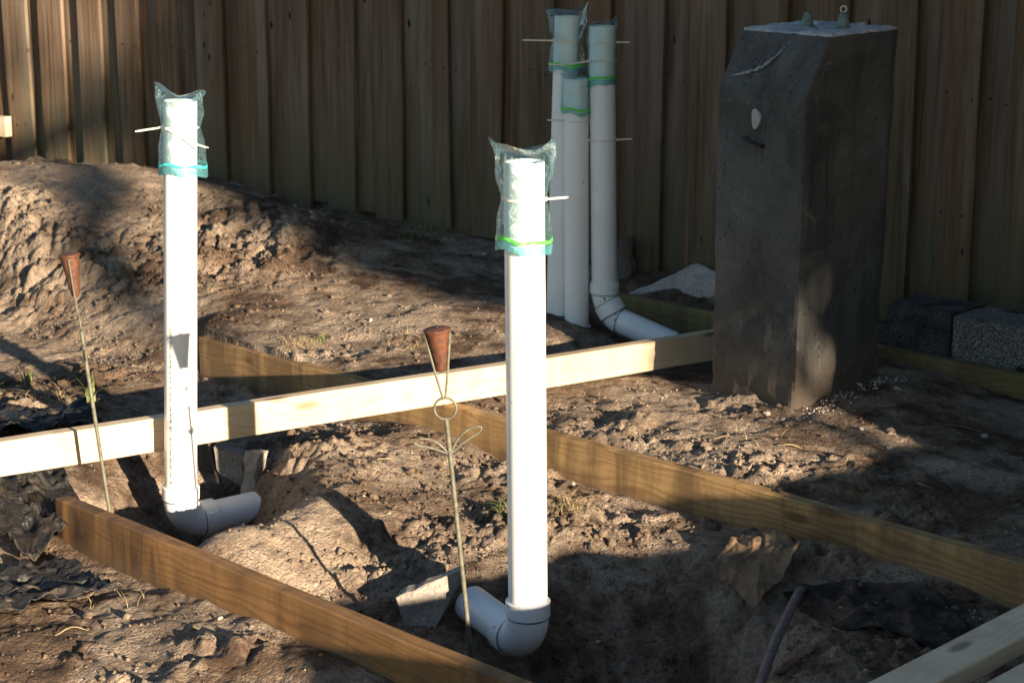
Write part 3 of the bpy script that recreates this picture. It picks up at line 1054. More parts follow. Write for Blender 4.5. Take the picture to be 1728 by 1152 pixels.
# ------------------------------------------------------------------ plastic bags and ties
def bag(label, top, r, heights, widths, rot, ears, seed, zipmat='zip_green', group=None, axis_dir=(0, 0, 1)):
    """top: centre of the pipe rim; heights relative to the rim: bottom, zip, tie, seam; widths: half widths at those"""
    zb, zz, zt, zs = heights
    wb, wz, wt, wsm = widths
    t = thing('plastic_bag', label, 'bag', top, Matrix.Rotation(rot, 3, 'Z').to_quaternion(), group)
    rg = np.random.default_rng(seed)
    ph = rg.random(12) * 6.28
    n, mcount = 46, 72

    def section(z):
        # half width and half depth of the flattened tube
        kz = [zb, zz, zz + (zt - zz) * .55, zt, zt * .45, .004, zs]
        kw = [wb, wz, (wz + wt) * .5 + .004, wt, (wt + wsm) * .52, wsm * .93, wsm]
        kd = [r + .006, r + .006, r + .005, r + .0028, r + .005, r + .004, .0015]
        return np.interp(z, kz, kw), np.interp(z, kz, kd)

    def point(z, th, out=0.0):
        w, d = section(z)
        cx, sy = math.cos(th), math.sin(th)
        # pinched lens: flat fins left and right of the pipe
        x = w * cx
        ex = 1.0
        fin = max(0.0, (w - r - .003) / max(w, 1e-4))
        yy = d * math.copysign(abs(sy) ** (1 + 1.2 * fin), sy)
        if z <= 0:
            rad = math.hypot(x, yy)
            inside = r + .0018
            if abs(x) < inside:
                ymin = math.sqrt(max(inside ** 2 - x * x, 0))
                if abs(yy) < ymin:
                    yy = math.copysign(ymin, sy)
        cr = (math.sin(3 * th + ph[0] + z * 31) * math.sin(z * 57 + ph[1]) + .7 * math.sin(5 * th + ph[2] - z * 83)
              + .6 * math.sin(9 * th + ph[3] + z * 140))
        amp = .0022 * min(1.0, abs(z - zt) / .02 + .15)
        yy += math.copysign(1, sy) * abs(cr) * amp * (1 if z <= 0 else .6)
        zoff = 0.0
        if z > zt:
            q = (z - zt) / (zs - zt)
            e = ears[1] if cx > 0 else ears[0]
            zoff = e * abs(cx) ** 1.7 * q ** 1.6 + .004 * math.sin(4 * th + ph[4]) * q
            yy += .006 * math.sin(z * 60 + 2 * th + ph[5]) * q
            x += .004 * math.sin(z * 90 + ph[6]) * q
        if z < zt:
            q = (zt - z) / (zt - zb)
            zoff += .005 * math.sin(2 * th + ph[7]) * q + .003 * math.sin(5 * th + ph[8]) * q
        s_ = math.hypot(x, yy) + 1e-6
        return (x * (1 + out / s_), yy * (1 + out / s_), z + zoff)

    zs_ = np.concatenate([np.linspace(zb, zt, 22), np.linspace(zt, 0, 14)[1:], np.linspace(0, zs, 10)[1:]])
    V_, F_ = [], []
    for z in zs_:
        for q in range(mcount):
            V_.append(point(z, 2 * math.pi * q / mcount))
    for i in range(len(zs_) - 1):
        for q in range(mcount):
            q2 = (q + 1) % mcount
            F_.append((i * mcount + q, i * mcount + q2, (i + 1) * mcount + q2, (i + 1) * mcount + q))
    link_mesh('bag_film', V_, F_, 'bag', t, True)

    def band(z0, z1, out, name, mat):
        V2, F2 = [], []
        zz_ = (z0, (z0 + z1) / 2, z1)
        for z in zz_:
            for q in range(mcount):
                V2.append(point(z, 2 * math.pi * q / mcount, out))
        for i in range(2):
            for q in range(mcount):
                q2 = (q + 1) % mcount
                F2.append((i * mcount + q, i * mcount + q2, (i + 1) * mcount + q2, (i + 1) * mcount + q))
        link_mesh(name, V2, F2, mat, t, True)
    band(zz - .0035, zz + .0035, .0012, 'zip_seal', zipmat)
    band(zb + .001, zz - .006, .0010, 'bag_lip', 'bag_low')
    return t


def zip_tie(label, centre, r, tails, tilt=0.0, tiltdir=0.0, group=None, ring=True):
    """strap round a pipe; tails: (angle, length, pitch, curl)"""
    t = thing('zip_tie', label, 'zip tie', centre, None, group)
    R3 = Matrix.Rotation(tiltdir, 3, 'Z') @ Matrix.Rotation(tilt, 3, 'X')
    hw, th_ = .0022, .0011
    n = 48
    if ring:
        V_, F_ = [], []
        for i in range(n):
            a = 2 * math.pi * i / n
            wob = .0006 * math.sin(5 * a)
            for rr_, zz in ((r, -hw), (r + th_, -hw), (r + th_, hw), (r, hw)):
                V_.append(R3 @ Vector(((rr_ + wob) * math.cos(a), (rr_ + wob) * math.sin(a), zz)))
        for i in range(n):
            j = (i + 1) % n
            for q in range(4):
                q2 = (q + 1) % 4
                F_.append((i * 4 + q, j * 4 + q, j * 4 + q2, i * 4 + q2))
        link_mesh('strap', V_, F_, 'nylon', t, False)
    for (ang, ln, pitch, curl, yaw) in tails:
        o = R3 @ Vector((math.cos(ang), math.sin(ang), 0))
        p = o * (r + .002)
        m = MB()
        q = o.to_track_quat('X', 'Z').to_matrix()
        m.box(p, (.006, .006, .0062), q)
        m.build('tie_head', 'nylon', t, False)
        dirv = Vector((math.cos(yaw) * math.cos(pitch), math.sin(yaw) * math.cos(pitch), math.sin(pitch)))
        pts = []
        for i in range(9):
            u = i / 8
            pts.append(p + dirv * (ln * u) + Vector((0, 0, -curl * u * (1 - u) * 4)))
        V_, F_ = [], []
        for i, pt in enumerate(pts):
            wv = hw * (1.0 if i < 8 else .5)
            sidev = Vector((-dirv.y, dirv.x, 0)).normalized() * .0008
            upv = Vector((0, 0, 1)) * wv
            for a, b in ((-1, -1), (1, -1), (1, 1), (-1, 1)):
                V_.append(pt + sidev * a + upv * b)
        for i in range(8):
            for q in range(4):
                q2 = (q + 1) % 4
                F_.append((i * 4 + q, (i + 1) * 4 + q, (i + 1) * 4 + q2, i * 4 + q2))
        F_.append((3, 2, 1, 0))
        F_.append((32, 33, 34, 35))
        link_mesh('tie_tail', V_, F_, 'nylon', t, False)
    return t


bag('clear zip bag with green seal over the front pipe top', (.024, 3.776, .744), PR, (-.181, -.156, -.072, .022), (.058, .057, PR + .004, .068), R(-4),
    (.026, .026), 5)
zip_tie('white zip tie with one stub pointing right, on the front pipe', (.024, 3.776, .672), PR + .0045, [(R(-25), .046, R(6), 0, R(-8))], R(3), 0)
bag('clear zip bag with teal seal over the left pipe top', (-.813, 4.655, .769), PR, (-.183, -.158, -.064, .016), (.060, .059, PR + .006, .062), R(8),
    (.034, .008), 9, 'zip_teal')
zip_tie('white zip tie on the left pipe with two loose tails', (-.816, 4.655, .703), PR + .0045,
        [(R(190), .062, R(-8), 0, R(186)), (R(238), .116, R(-22), .006, R(-14))], R(-3), 0)
bag('clear zip bag with green seal on the tallest pipe by the fence', (.176, 6.12, .877), PR, (-.175, -.152, -.075, .018), (.060, .058, PR + .004, .070), R(2),
    (.008, .022), 13)
bag('clear zip bag with green seal on the rightmost pipe by the fence', (.284, 6.05, .850), PR, (-.185, -.160, -.095, .012), (.047, .046, PR + .003, .048), R(-6),
    (.0, .022), 17)
bag('clear zip bag with green seal on the shortest pipe by the fence', (.205, 6.06, .685), PR, (-.112, -.095, -.05, .014), (.048, .048, PR + .005, .05), R(12),
    (.004, .006), 21)
zip_tie('thin zip tie with tails both ways on the tallest fence pipe', (.174, 6.12, .80), PR + .005, [(R(195), .095, R(1), 0, R(180))], 0, 0)
zip_tie('thin zip tie with a level tail right of the rightmost fence pipe top', (.285, 6.05, .80), PR + .005, [(R(-10), .04, R(0), 0, R(0))], 0, 0)
zip_tie('thin zip tie with a long tail crossing left, under the rightmost bag', (.287, 6.05, .742), PR + .0045, [(R(215), .13, R(-5), .003, R(186))], R(-4), 0)
zip_tie('thin zip tie low on the rightmost fence pipe with a tail right', (.291, 6.05, .492), PR + .001, [(R(-10), .05, R(3), 0, R(0)), (R(205), .07, R(8), 0, R(183))], R(2), 0)
zip_tie('thin zip tie round the shortest fence pipe below its bag', (.210, 6.06, .552), PR - .001, [(R(200), .06, R(3), 0, R(185))], R(1), 0)


# ------------------------------------------------------------------ garden torches
def torch(label, base, axis_dir, spin, Ls, wire=.0027, k=1.0):
    """Ls: distances along the axis from base to leaf joint, ring centre, cone bottom, cone top"""
    lj, rc, cb, ct = Ls
    q = Vector(axis_dir).normalized().to_track_quat('Z', 'Y')
    yaw = Quaternion((0, 0, 1), spin)
    t = thing('garden_torch', label, 'torch', base, q @ yaw)
    m = MB()
    m.tube([(0, 0, -.22), (.001, 0, lj * .5), (0, 0, rc - .022)], .0048, 12)
    m.build('stake', 'patina', t)
    rr_ = .0205 * k
    m = MB()
    m.tube([(rr_ * math.cos(a), 0, rc + rr_ * math.sin(a)) for a in np.linspace(0, 2 * math.pi, 29)[:-1]], wire, 10, closed=True)
    m.build('ring', 'patina', t)
    for sgn in (-1, 1):
        m = MB()
        m.tube([(sgn * .0025, -.002, rc + rr_), (sgn * .012 * k, -.003, cb), (sgn * .0232 * k, -.004, ct - .002)], wire * .95, 8)
        m.build('cradle_wire', 'patina', t)
        m = MB()
        tip = Vector((sgn * .060, 0, .045 if sgn > 0 else .028)) * k
        pr_ = Vector((-tip.z, 0, tip.x)).normalized()
        pts = []
        for a in np.linspace(0, 2 * math.pi, 33)[:-1]:
            u = .5 - .5 * math.cos(a)
            wdt = .0105 * math.sin(a) * (.35 + .75 * u)
            pts.append(tip * u + pr_ * (wdt + .012 * math.sin(u * math.pi) * (1 if sgn > 0 else -1) * .6) + Vector((sgn * .003, 0, lj)))
        m.tube(pts, wire * .85, 8, closed=True)
        m.build('leaf', 'patina', t)
    m = MB()
    m.lathe([(0, cb - .001), (.006 * k, cb - .0008), (.0092 * k, cb + .002), (.0105 * k, cb + .006), (.0222 * k, ct - .002), (.0208 * k, ct), (.0, ct)], 32)
    cup = m.build('oil_cup', 'rust', t)
    m = MB()
    m.lathe([(0, ct + .0005), (.0245 * k, ct + .0005), (.0258 * k, ct + .0018), (.0258 * k, ct + .0045), (.0245 * k, ct + .006), (.012, ct + .0085), (.006, ct + .009), (0, ct + .009)], 36)
    m.build('lid', 'rust', cup)
    m = MB()
    m.lathe([(0, ct + .008), (.004, ct + .009), (.0034, ct + .013), (.0, ct + .0135)], 12)
    m.build('wick_stub', 'iron', cup)
    return t


torch('rusty cone garden torch on a metal stake between the two white pipes', (-.0716, 3.66, -.42), Vector((-.148, 0, .421)) - Vector((-.0716, 0, -.42)), R(90),
      (.592, .686, .764, .845), k=1.08)
torch('rusty cone garden torch left of the left white pipe', (-.978, 4.47, -.42), Vector((-1.058, 4.47, .418)) - Vector((-.975, 4.47, -.42)), R(14),
      (.583, .678, .743, .840), k=1.02)

# ------------------------------------------------------------------ concrete pedestal
def pedestal():
    P0, PL, PBk, PRt = Vector((.781, 5.055, 0)), Vector((.575, 5.327, 0)), Vector((.866, 5.652, 0)), Vector((1.072, 5.382, 0))
    t = thing('concrete_pedestal', 'tall dark concrete pedestal with sloped top edge in front of the fence', 'pedestal', (.82, 5.35, -.2))
    o0 = Vector((.82, 5.35, -.2))
    nu, nv = 26, 60
    ztop, zc = .888, .728
    sh = Vector((.068, .046, 0))
    rings = []
    zs = list(np.linspace(-.32, zc, 44)) + list(np.linspace(zc, ztop, 12))[1:]
    V_, F_ = [], []
    corners = [PL, P0, PRt, PBk]
    nper = 4 * nu
    for z in zs:
        q = max(0, (z - zc) / (ztop - zc))
        cs = [PL + sh * q, P0 + sh * q, PRt + Vector((.016, .008, 0)) * ((z + .13) / 1.0), PBk]
        for e in range(4):
            a, b = cs[e], cs[(e + 1) % 4]
            for u in range(nu):
                f = u / nu
                # rounded, slightly eaten corners
                p = a.lerp(b, f)
                cen = (cs[0] + cs[1] + cs[2] + cs[3]) / 4
                edge = min(f, 1 - f) * (b - a).length
                rnd_ = .010
                if edge < rnd_:
                    p = p + (cen - p).normalized() * (rnd_ - edge) * .55
                s_ = e * 1.0 + f
                nz = float(fbm(np.array([s_ * 4.0 + 3]), np.array([z * 9.0]), 3, 50 + e)[0])
                n2 = float(vnoise(np.array([s_ * 30.0]), np.array([z * 55.0]), 52)[0])
                low = max(0.0, .25 - z) * 2
                p = p + (p - cen).normalized() * (nz * (.005 + .016 * low) + n2 * (.0012 + .007 * low))
                V_.append(Vector((p.x, p.y, z)) - o0)
    nr = len(zs)
    for i in range(nr - 1):
        for u in range(nper):
            u2 = (u + 1) % nper
            F_.append((i * nper + u, i * nper + u2, (i + 1) * nper + u2, (i + 1) * nper + u))
    bd = link_mesh('body', V_, F_, 'pedestal', t, True)
    bd.data.set_sharp_from_angle(angle=R(17))
    # broken pale top, uneven
    top = V_[(nr - 1) * nper:]
    cen = sum(top, Vector()) / nper
    VT, FT = [], []
    levels = [1.0, .985, .9, .7, .45, .2]
    for li, l in enumerate(levels):
        for u in range(nper):
            p = cen.lerp(top[u], l)
            jag = float(vnoise(np.array([u * .45]), np.array([li * 1.7]), 77)[0])
            dz = (.004 if li == 1 else (.009 if li > 1 else 0)) + jag * (.010 if li > 0 else .004)
            VT.append(Vector((p.x, p.y, p.z + dz)))
    for li in range(len(levels) - 1):
        for u in range(nper):
            u2 = (u + 1) % nper
            FT.append((li * nper + u, li * nper + u2, (li + 1) * nper + u2, (li + 1) * nper + u))
    FT.append(tuple((len(levels) - 1) * nper + u for u in range(nper)))
    link_mesh('broken_top', VT, FT, 'pale_concrete', t, False)
    # pale gouge down the sloped face
    nrm = (PL - P0).cross(Vector((0, 0, 1))).normalized()
    if nrm.dot(Vector((-1, -1, 0))) < 0:
        nrm = -nrm

    def on_slope(f, z):
        q = max(0, (z - zc) / (ztop - zc))
        a, b = PL + sh * q, P0 + sh * q
        p = a.lerp(b, f)
        return Vector((p.x, p.y, z)) - o0 + nrm * .0062 + Vector((0, 0, .0035 * min(1, q * 5)))
    key = [(.66, .884), (.62, .868), (.585, .852), (.54, .834), (.49, .815), (.42, .796), (.35, .785), (.27, .776), (.20, .770), (.12, .765)]
    path = []
    for i_ in range(37):
        u_ = i_ / 4
        j_ = min(int(u_), 8)
        path.append(tuple(key[j_][q] + (key[j_ + 1][q] - key[j_][q]) * (u_ - j_) for q in (0, 1)))
    V_, F_ = [], []
    rg = random.Random(3)
    for i, (f, z) in enumerate(path):
        w = (.0012 + .0062 * math.sin(i / 36 * math.pi)) * rg.uniform(.25, 1.5)
        V_ += [on_slope(f + .01, z + w), on_slope(f - .004, z - w)]
    for i in range(len(path) - 1):
        F_.append((2 * i, 2 * i + 1, 2 * i + 3, 2 * i + 2))
    link_mesh('pale_gouge', V_, F_, 'gouge', t)

    def on_face(f, z, out=.004):
        p = PL.lerp(P0, f)
        return Vector((p.x, p.y, z)) - o0 + nrm * out
    # white oval plug and an iron staple below it
    V_, F_ = [], []
    ctr = on_face(.47, .66, .0065)
    ud = (P0 - PL).normalized()
    for k_ in range(20):
        a = 2 * math.pi * k_ / 20
        rad = 1 + .12 * math.sin(3 * a + 1)
        V_.append(ctr + ud * (.016 * math.cos(a) * rad) + Vector((0, 0, .027 * math.sin(a) * rad)))
    for k_ in range(20):
        V_.append(V_[k_] - nrm * .02)
    F_.append(tuple(range(20)))
    for k_ in range(20):
        F_.append((k_, (k_ + 1) % 20, 20 + (k_ + 1) % 20, 20 + k_))
    link_mesh('white_plug', V_, F_, 'white_chip', t)
    m = MB()
    m.tube([on_face(.37, .601, .0), on_face(.37, .602, .014), on_face(.42, .598, .017), on_face(.5, .592, .016), on_face(.56, .588, .014), on_face(.56, .587, 0)],
           [.005, .0055, .004, .004, .0055, .005], 10)
    m.build('iron_staple', 'iron', t)
    # pale chip on the right face
    return t


pedestal()


def bell(label, loc, s, ring, group=None, tilt=0.0):
    t = thing('metal_bell', label, 'bell', loc, Quaternion((0, 1, 0), tilt), group)
    m = MB()
    m.lathe([(0, 0), (.0225 * s, 0), (.0225 * s, .006 * s), (.019 * s, .009 * s), (.0185 * s, .017 * s), (.0165 * s, .020 * s), (.0135 * s, .034 * s),
             (.0145 * s, .036 * s), (.0145 * s, .039 * s), (.011 * s, .040 * s), (.009 * s, .045 * s), (.0055 * s, .047 * s), (0, .048 * s)], 28)
    m.build('bell_body', 'verdigris', t)
    m = MB()
    rr_ = .0085 * s
    m.tube([(rr_ * math.cos(a), 0, .055 * s + rr_ * math.sin(a)) for a in np.linspace(0, 2 * math.pi, 21)[:-1]], .0018 * s, 8, closed=True)
    rg_ = m.build('eye_ring', 'nylon' if ring == 0 else 'patina', t)
    rg_.rotation_euler = (0, 0, ring)
    return t


bell('small green metal bell with its ring facing the camera, right on the pedestal', (.918, 5.32, .893), 1.0, 0)
bell('small green metal bell standing left on the pedestal, ring edge on', (.830, 5.39, .892), .92, R(80))

# shard lying on the pedestal top
m = MB()
V_ = [(.0, 0, 0), (.045, .005, 0), (.05, .03, 0), (.01, .035, 0), (.002, 0, .010), (.038, .006, .016), (.04, .028, .012), (.012, .03, .009)]
m.add(V_, [(0, 3, 2, 1), (4, 5, 6, 7), (0, 1, 5, 4), (1, 2, 6, 5), (2, 3, 7, 6), (3, 0, 4, 7)])
shd = m.build('concrete_shard', 'pale_concrete', None, False)
shd.location = (.955, 5.40, .892)
tag(shd, 'flat pale concrete shard lying on the pedestal right of the bells', 'shard')


# ------------------------------------------------------------------ blocks at the right
def rough_box(name, size, mat, loc, rotz, label, cat, amp=.006, step=.012, seed=1, tilt=(0, 0)):
    L, W, Hh = size
    rg = np.random.default_rng(seed)
    V_, F_ = [], []

    def face(o, u, v, nu, nv):
        b = len(V_)
        for j in range(nv + 1):
            for i in range(nu + 1):
                V_.append(Vector(o) + Vector(u) * (i / nu) + Vector(v) * (j / nv))
        for j in range(nv):
            for i in range(nu):
                F_.append((b + j * (nu + 1) + i, b + j * (nu + 1) + i + 1, b + (j + 1) * (nu + 1) + i + 1, b + (j + 1) * (nu + 1) + i))
    n1, n2, n3 = max(2, int(L / step)), max(2, int(W / step)), max(2, int(Hh / step))
    face((0, 0, 0), (L, 0, 0), (0, 0, Hh), n1, n3)
    face((L, W, 0), (-L, 0, 0), (0, 0, Hh), n1, n3)
    face((0, W, 0), (0, -W, 0), (0, 0, Hh), n2, n3)
    face((L, 0, 0), (0, W, 0), (0, 0, Hh), n2, n3)
    face((0, 0, Hh), (L, 0, 0), (0, W, 0), n1, n2)
    face((0, W, 0), (L, 0, 0), (0, -W, 0), n1, n2)
    A = np.array([tuple(v) for v in V_])
    for ax in range(3):
        p = np.roll(A, ax, axis=1)
        nn = fbm(p[:, 0] * 30 + p[:, 2] * 17, p[:, 1] * 30 - p[:, 2] * 23, 3, seed + ax * 7)
        A[:, ax] += amp * nn
    o = link_mesh(name, [Vector(a) for a in A], F_, mat, None, True)
    o.data.set_sharp_from_angle(angle=R(50))
    o.location = loc
    o.rotation_euler = (tilt[0], tilt[1], rotz)
    return tag(o, label, cat)


adir = R(-45)
c0 = FAR_C + .09
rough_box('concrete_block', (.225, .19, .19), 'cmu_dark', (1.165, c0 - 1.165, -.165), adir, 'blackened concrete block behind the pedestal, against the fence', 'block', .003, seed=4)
rough_box('concrete_block', (.395, .19, .19), 'cmu', (1.334, c0 - 1.334 + .004, -.17), adir, 'pale porous concrete block at the right edge with a black smear', 'block', .004, seed=6)

# ------------------------------------------------------------------ broken slabs
def plate(name, pts, thick, mat, label, cat='slab', back=(.25, .9, -.25), seed=1, jag=.006):
    """irregular slab from a rim polygon in space, given real thickness"""
    rg = random.Random(seed)
    P = [Vector(p) for p in pts]
    b = Vector(back).normalized() * thick
    # subdivide the rim so that it breaks unevenly
    rim = []
    n = len(P)
    nn = Vector()
    for i in range(n):
        a, c = P[i], P[(i + 1) % n]
        nn += a.cross(c)
    nn.normalize()
    for i in range(n):
        a, c = P[i], P[(i + 1) % n]
        steps = max(1, int((c - a).length / .02))
        for s_ in range(steps):
            q = a.lerp(c, s_ / steps)
            if s_:
                perp = (c - a).cross(nn).normalized()
                q += perp * rg.uniform(-jag, jag) + nn * rg.uniform(-.002, .002)
            rim.append(q)
    k_ = len(rim)
    cen = sum(rim, Vector()) / k_
    org = cen.copy()
    V_ = []
    for q in rim:
        V_.append(q - org)
    for q in rim:
        V_.append(q.lerp(cen, .05) - b * .06 - org)
    for q in rim:
        V_.append(q + b + Vector((rg.uniform(-1, 1), rg.uniform(-1, 1), rg.uniform(-1, 1))) * .003 - org)
    F_ = []
    for i in range(k_):
        j = (i + 1) % k_
        F_.append((i, j, k_ + j, k_ + i))
        F_.append((2 * k_ + i, 2 * k_ + j, j, i))
    F_.append(tuple(range(k_, 2 * k_)))
    F_.append(tuple(range(2 * k_, 3 * k_))[::-1])
    o = link_mesh(name, V_, F_, mat)
    o.location = org
    me = o.data
    import bmesh
    bm = bmesh.new()
    bm.from_mesh(me)
    bmesh.ops.recalc_face_normals(bm, faces=bm.faces)
    bm.to_mesh(me)
    bm.free()
    return tag(o, label, cat)


plate('concrete_slab', [(-.256, 3.93, -.243), (-.115, 3.96, -.190), (-.113, 3.96, -.212), (-.164, 3.93, -.305), (-.192, 3.92, -.36), (-.230, 3.92, -.35)], .03, 'slab',
      'grey broken slab stuck upright in the dirt behind the front torch stake', seed=2, back=(.25, .9, .1), jag=.002)
plate('concrete_slab', [(-.797, 4.86, -.177), (-.716, 4.87, -.206), (-.718, 4.86, -.256), (-.731, 4.86, -.288), (-.767, 4.86, -.26), (-.782, 4.86, -.257)], .03, 'slab',
      'grey broken slab with arched underside behind the left pipe foot', seed=3, back=(.2, .9, .2))
plate('concrete_slab', [(-.703, 4.80, -.170), (-.665, 4.80, -.178), (-.690, 4.79, -.300), (-.720, 4.79, -.285)], .03, 'slab',
      'narrow upright grey concrete piece above the left drain pipe', seed=4, back=(.6, .8, .0))
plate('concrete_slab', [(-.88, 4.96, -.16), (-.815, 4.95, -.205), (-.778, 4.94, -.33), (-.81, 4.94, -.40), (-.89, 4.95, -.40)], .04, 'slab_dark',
      'dark slab standing in the pit behind the left pipe', seed=5, back=(.0, .9, .1))
m = MB()
m.tube([(-.815, 4.90, -.17), (-.806, 4.89, -.22), (-.79, 4.87, -.265), (-.778, 4.86, -.31), (-.765, 4.85, -.36)], [.007, .006, .007, .0095, .008], 9)
tag(m.build('root', 'slab_dark'), 'thin soil caked root hanging in the pit behind the left pipe', 'root')
plate('stone', [(.372, 6.68, .045), (.395, 6.70, .052), (.417, 6.72, .024), (.434, 6.72, -.065), (.415, 6.70, -.16), (.36, 6.68, -.17), (.352, 6.68, -.05)], .07, 'slab',
      'upright grey rock leaning by the fence behind the vent pipes', 'rock', seed=6, back=(.3, .9, 0), jag=.01)
plate('concrete_slab', [(.40, 6.56, -.125), (.53, 6.57, -.070), (.653, 6.58, -.016), (.70, 6.56, -.034), (.90, 6.36, -.06), (.92, 6.30, -.2), (.42, 6.50, -.2)], .05, 'slab_pale',
      'pale pinkish slab leaning behind the shaded form board by the pedestal', seed=7, back=(.2, .8, -.5), jag=.004)


# ------------------------------------------------------------------ cloth and plastic sheets
def sheet(name, corners, n, mat, label, cat, folds, lift, seed, thick=.003, clamp=True, cones=0, cone_amp=.06):
    """cloth over the dirt: bilinear patch in x, y, height from the ground plus folds"""
    a, b, c, d = (np.array(p) for p in corners)
    u, v = np.meshgrid(np.linspace(0, 1, n[0]), np.linspace(0, 1, n[1]))
    jx = .07 * fbm(u * 3, v * 3, 3, seed + 2)
    jy = .07 * fbm(u * 3, v * 3, 3, seed + 9)
    uu, vv = u + jx, v + jy
    X = (a[0] * (1 - uu) * (1 - vv) + b[0] * uu * (1 - vv) + c[0] * uu * vv + d[0] * (1 - uu) * vv)
    Y = (a[1] * (1 - uu) * (1 - vv) + b[1] * uu * (1 - vv) + c[1] * uu * vv + d[1] * (1 - uu) * vv)
    Z0 = (a[2] * (1 - u) * (1 - v) + b[2] * u * (1 - v) + c[2] * u * v + d[2] * (1 - u) * v)
    G = ground_z(X, Y, False)
    crease = np.zeros_like(u)
    for i, (fu, fv, amp) in enumerate(folds):
        w = fbm(u * fu + .6 * fbm(u * 2, v * 2, 2, seed + i), v * fv, 2, seed + 20 + i)
        crease += amp * (1 - np.abs(w) * 3.2)
    if cones:
        d1, v1, d2 = worley(u * cones + .25 * vnoise(u * 9, v * 9, seed), v * cones * .9, seed % 7)
        crease = crease + cone_amp * np.clip(.75 - d1, 0, 1) ** 1.15 * (.35 + v1)
    Z = np.maximum(G + .004, G * (1 - lift) + Z0 * lift) + np.maximum(crease, 0) + .004
    Z = np.maximum(Z, ground_z(X, Y) + .003) if clamp else Z
    V = np.stack([X.ravel(), Y.ravel(), Z.ravel()], 1)
    V2 = V - np.array([0, 0, thick])
    nn = n[0] * n[1]
    idx = np.arange(nn).reshape(n[1], n[0])
    q = np.stack([idx[:-1, :-1].ravel(), idx[:-1, 1:].ravel(), idx[1:, 1:].ravel(), idx[1:, :-1].ravel()], 1)
    q2 = q[:, ::-1] + nn
    rim = list(idx[0, :]) + list(idx[1:, -1]) + list(idx[-1, -2::-1]) + list(idx[-2:0:-1, 0])
    rim = np.array(rim)
    r2 = np.roll(rim, -1)
    q3 = np.stack([r2, rim, rim + nn, r2 + nn], 1)
    org = V.mean(0)
    o = np_mesh(name, np.concatenate([V, V2]) - org, np.concatenate([q, q2, q3]), mat)
    o.location = org
    return tag(o, label, cat)


sheet('cloth', [(.46, 4.16, -.22), (.55, 3.99, -.22), (.67, 4.12, -.18), (.59, 4.29, -.18)], (80, 70), 'brown_cloth',
      'crumpled brown cloth lying against the middle form board', 'cloth', [(1.1, 1.4, .020), (3.2, 2.6, .008), (7, 8, .003)], .4, 31, cones=1.9, cone_amp=.03)
sheet('weed_fabric', [(.62, 4.05, -.26), (.70, 3.74, -.26), (.98, 3.56, -.26), (1.0, 3.88, -.25)], (90, 60), 'black_cloth',
      'flat black mesh fabric on the dirt beside the bottom right boards', 'fabric', [(1.2, 3, .014), (4, 7, .006)], .3, 41)
sheet('plastic_sheet', [(-1.45, 4.62, -.17), (-1.12, 4.12, -.2), (-1.0, 4.38, -.16), (-1.16, 4.66, -.15)], (110, 80), 'plastic',
      'shiny wet black plastic bunched under the pine board at left', 'plastic sheet', [(2.2, 3, .020), (6, 5, .012), (14, 12, .008)], .4, 51, cones=4, cone_amp=.035)
sheet('plastic_sheet', [(-1.35, 4.0, -.22), (-1.15, 3.78, -.22), (-.86, 3.94, -.22), (-1.05, 4.16, -.22)], (100, 70), 'plastic',
      'black plastic sheet half buried by the near form board at lower left', 'plastic sheet', [(2, 3, .012), (5, 6, .010), (13, 12, .006)], .2, 61, cones=3.5, cone_amp=.03)
sheet('plastic_sheet', [(-1.62, 5.12, -.1), (-1.42, 4.86, -.1), (-1.12, 5.02, -.1), (-1.24, 5.24, -.1)], (80, 50), 'plastic',
      'black plastic scrap behind the left end of the pine board', 'plastic sheet', [(2, 3, .012), (5, 6, .010), (12, 11, .006)], .2, 71, cones=3.5, cone_amp=.03)

# old hose
pts = []
for (x, y, z) in ((.66, 4.03, -.262), (.640, 3.975, -.245), (.600, 3.85, -.245), (.558, 3.727, -.25), (.52, 3.60, -.255), (.485, 3.48, -.265), (.45, 3.33, -.28), (.42, 3.2, -.30)):
    pts.append((x, y, max(z, gz(x, y) + .008)))
m = MB()
m.tube(pts, [.007, .0105, .011, .0105, .011, .0105, .0105, .010], 12)
tag(m.build('old_hose', 'stick'), 'grey brown stick lying on the dirt at the bottom right', 'stick')


# ------------------------------------------------------------------ stones, clods, grass
def lump(seed, sub=2, flat=.7):
    import bmesh
    bm = bmesh.new()
    bmesh.ops.create_icosphere(bm, subdivisions=sub, radius=1.0)
    r = random.Random(seed)
    dirs = [(Vector((r.gauss(0, 1), r.gauss(0, 1), r.gauss(0, 1))).normalized(), r.uniform(.42, .8)) for _ in range(12)]
    for v in bm.verts:
        p = v.co.normalized()
        s_ = 1.0
        for d, h in dirs:
            q = p.dot(d)
            if q > h * .9:
                s_ = min(s_, h / q)
        v.co = p * s_ * (1 + r.uniform(-.05, .05))
        v.co.z *= flat
    me = bpy.data.meshes.new('stone_lump')
    bm.to_mesh(me)
    bm.free()
    return me


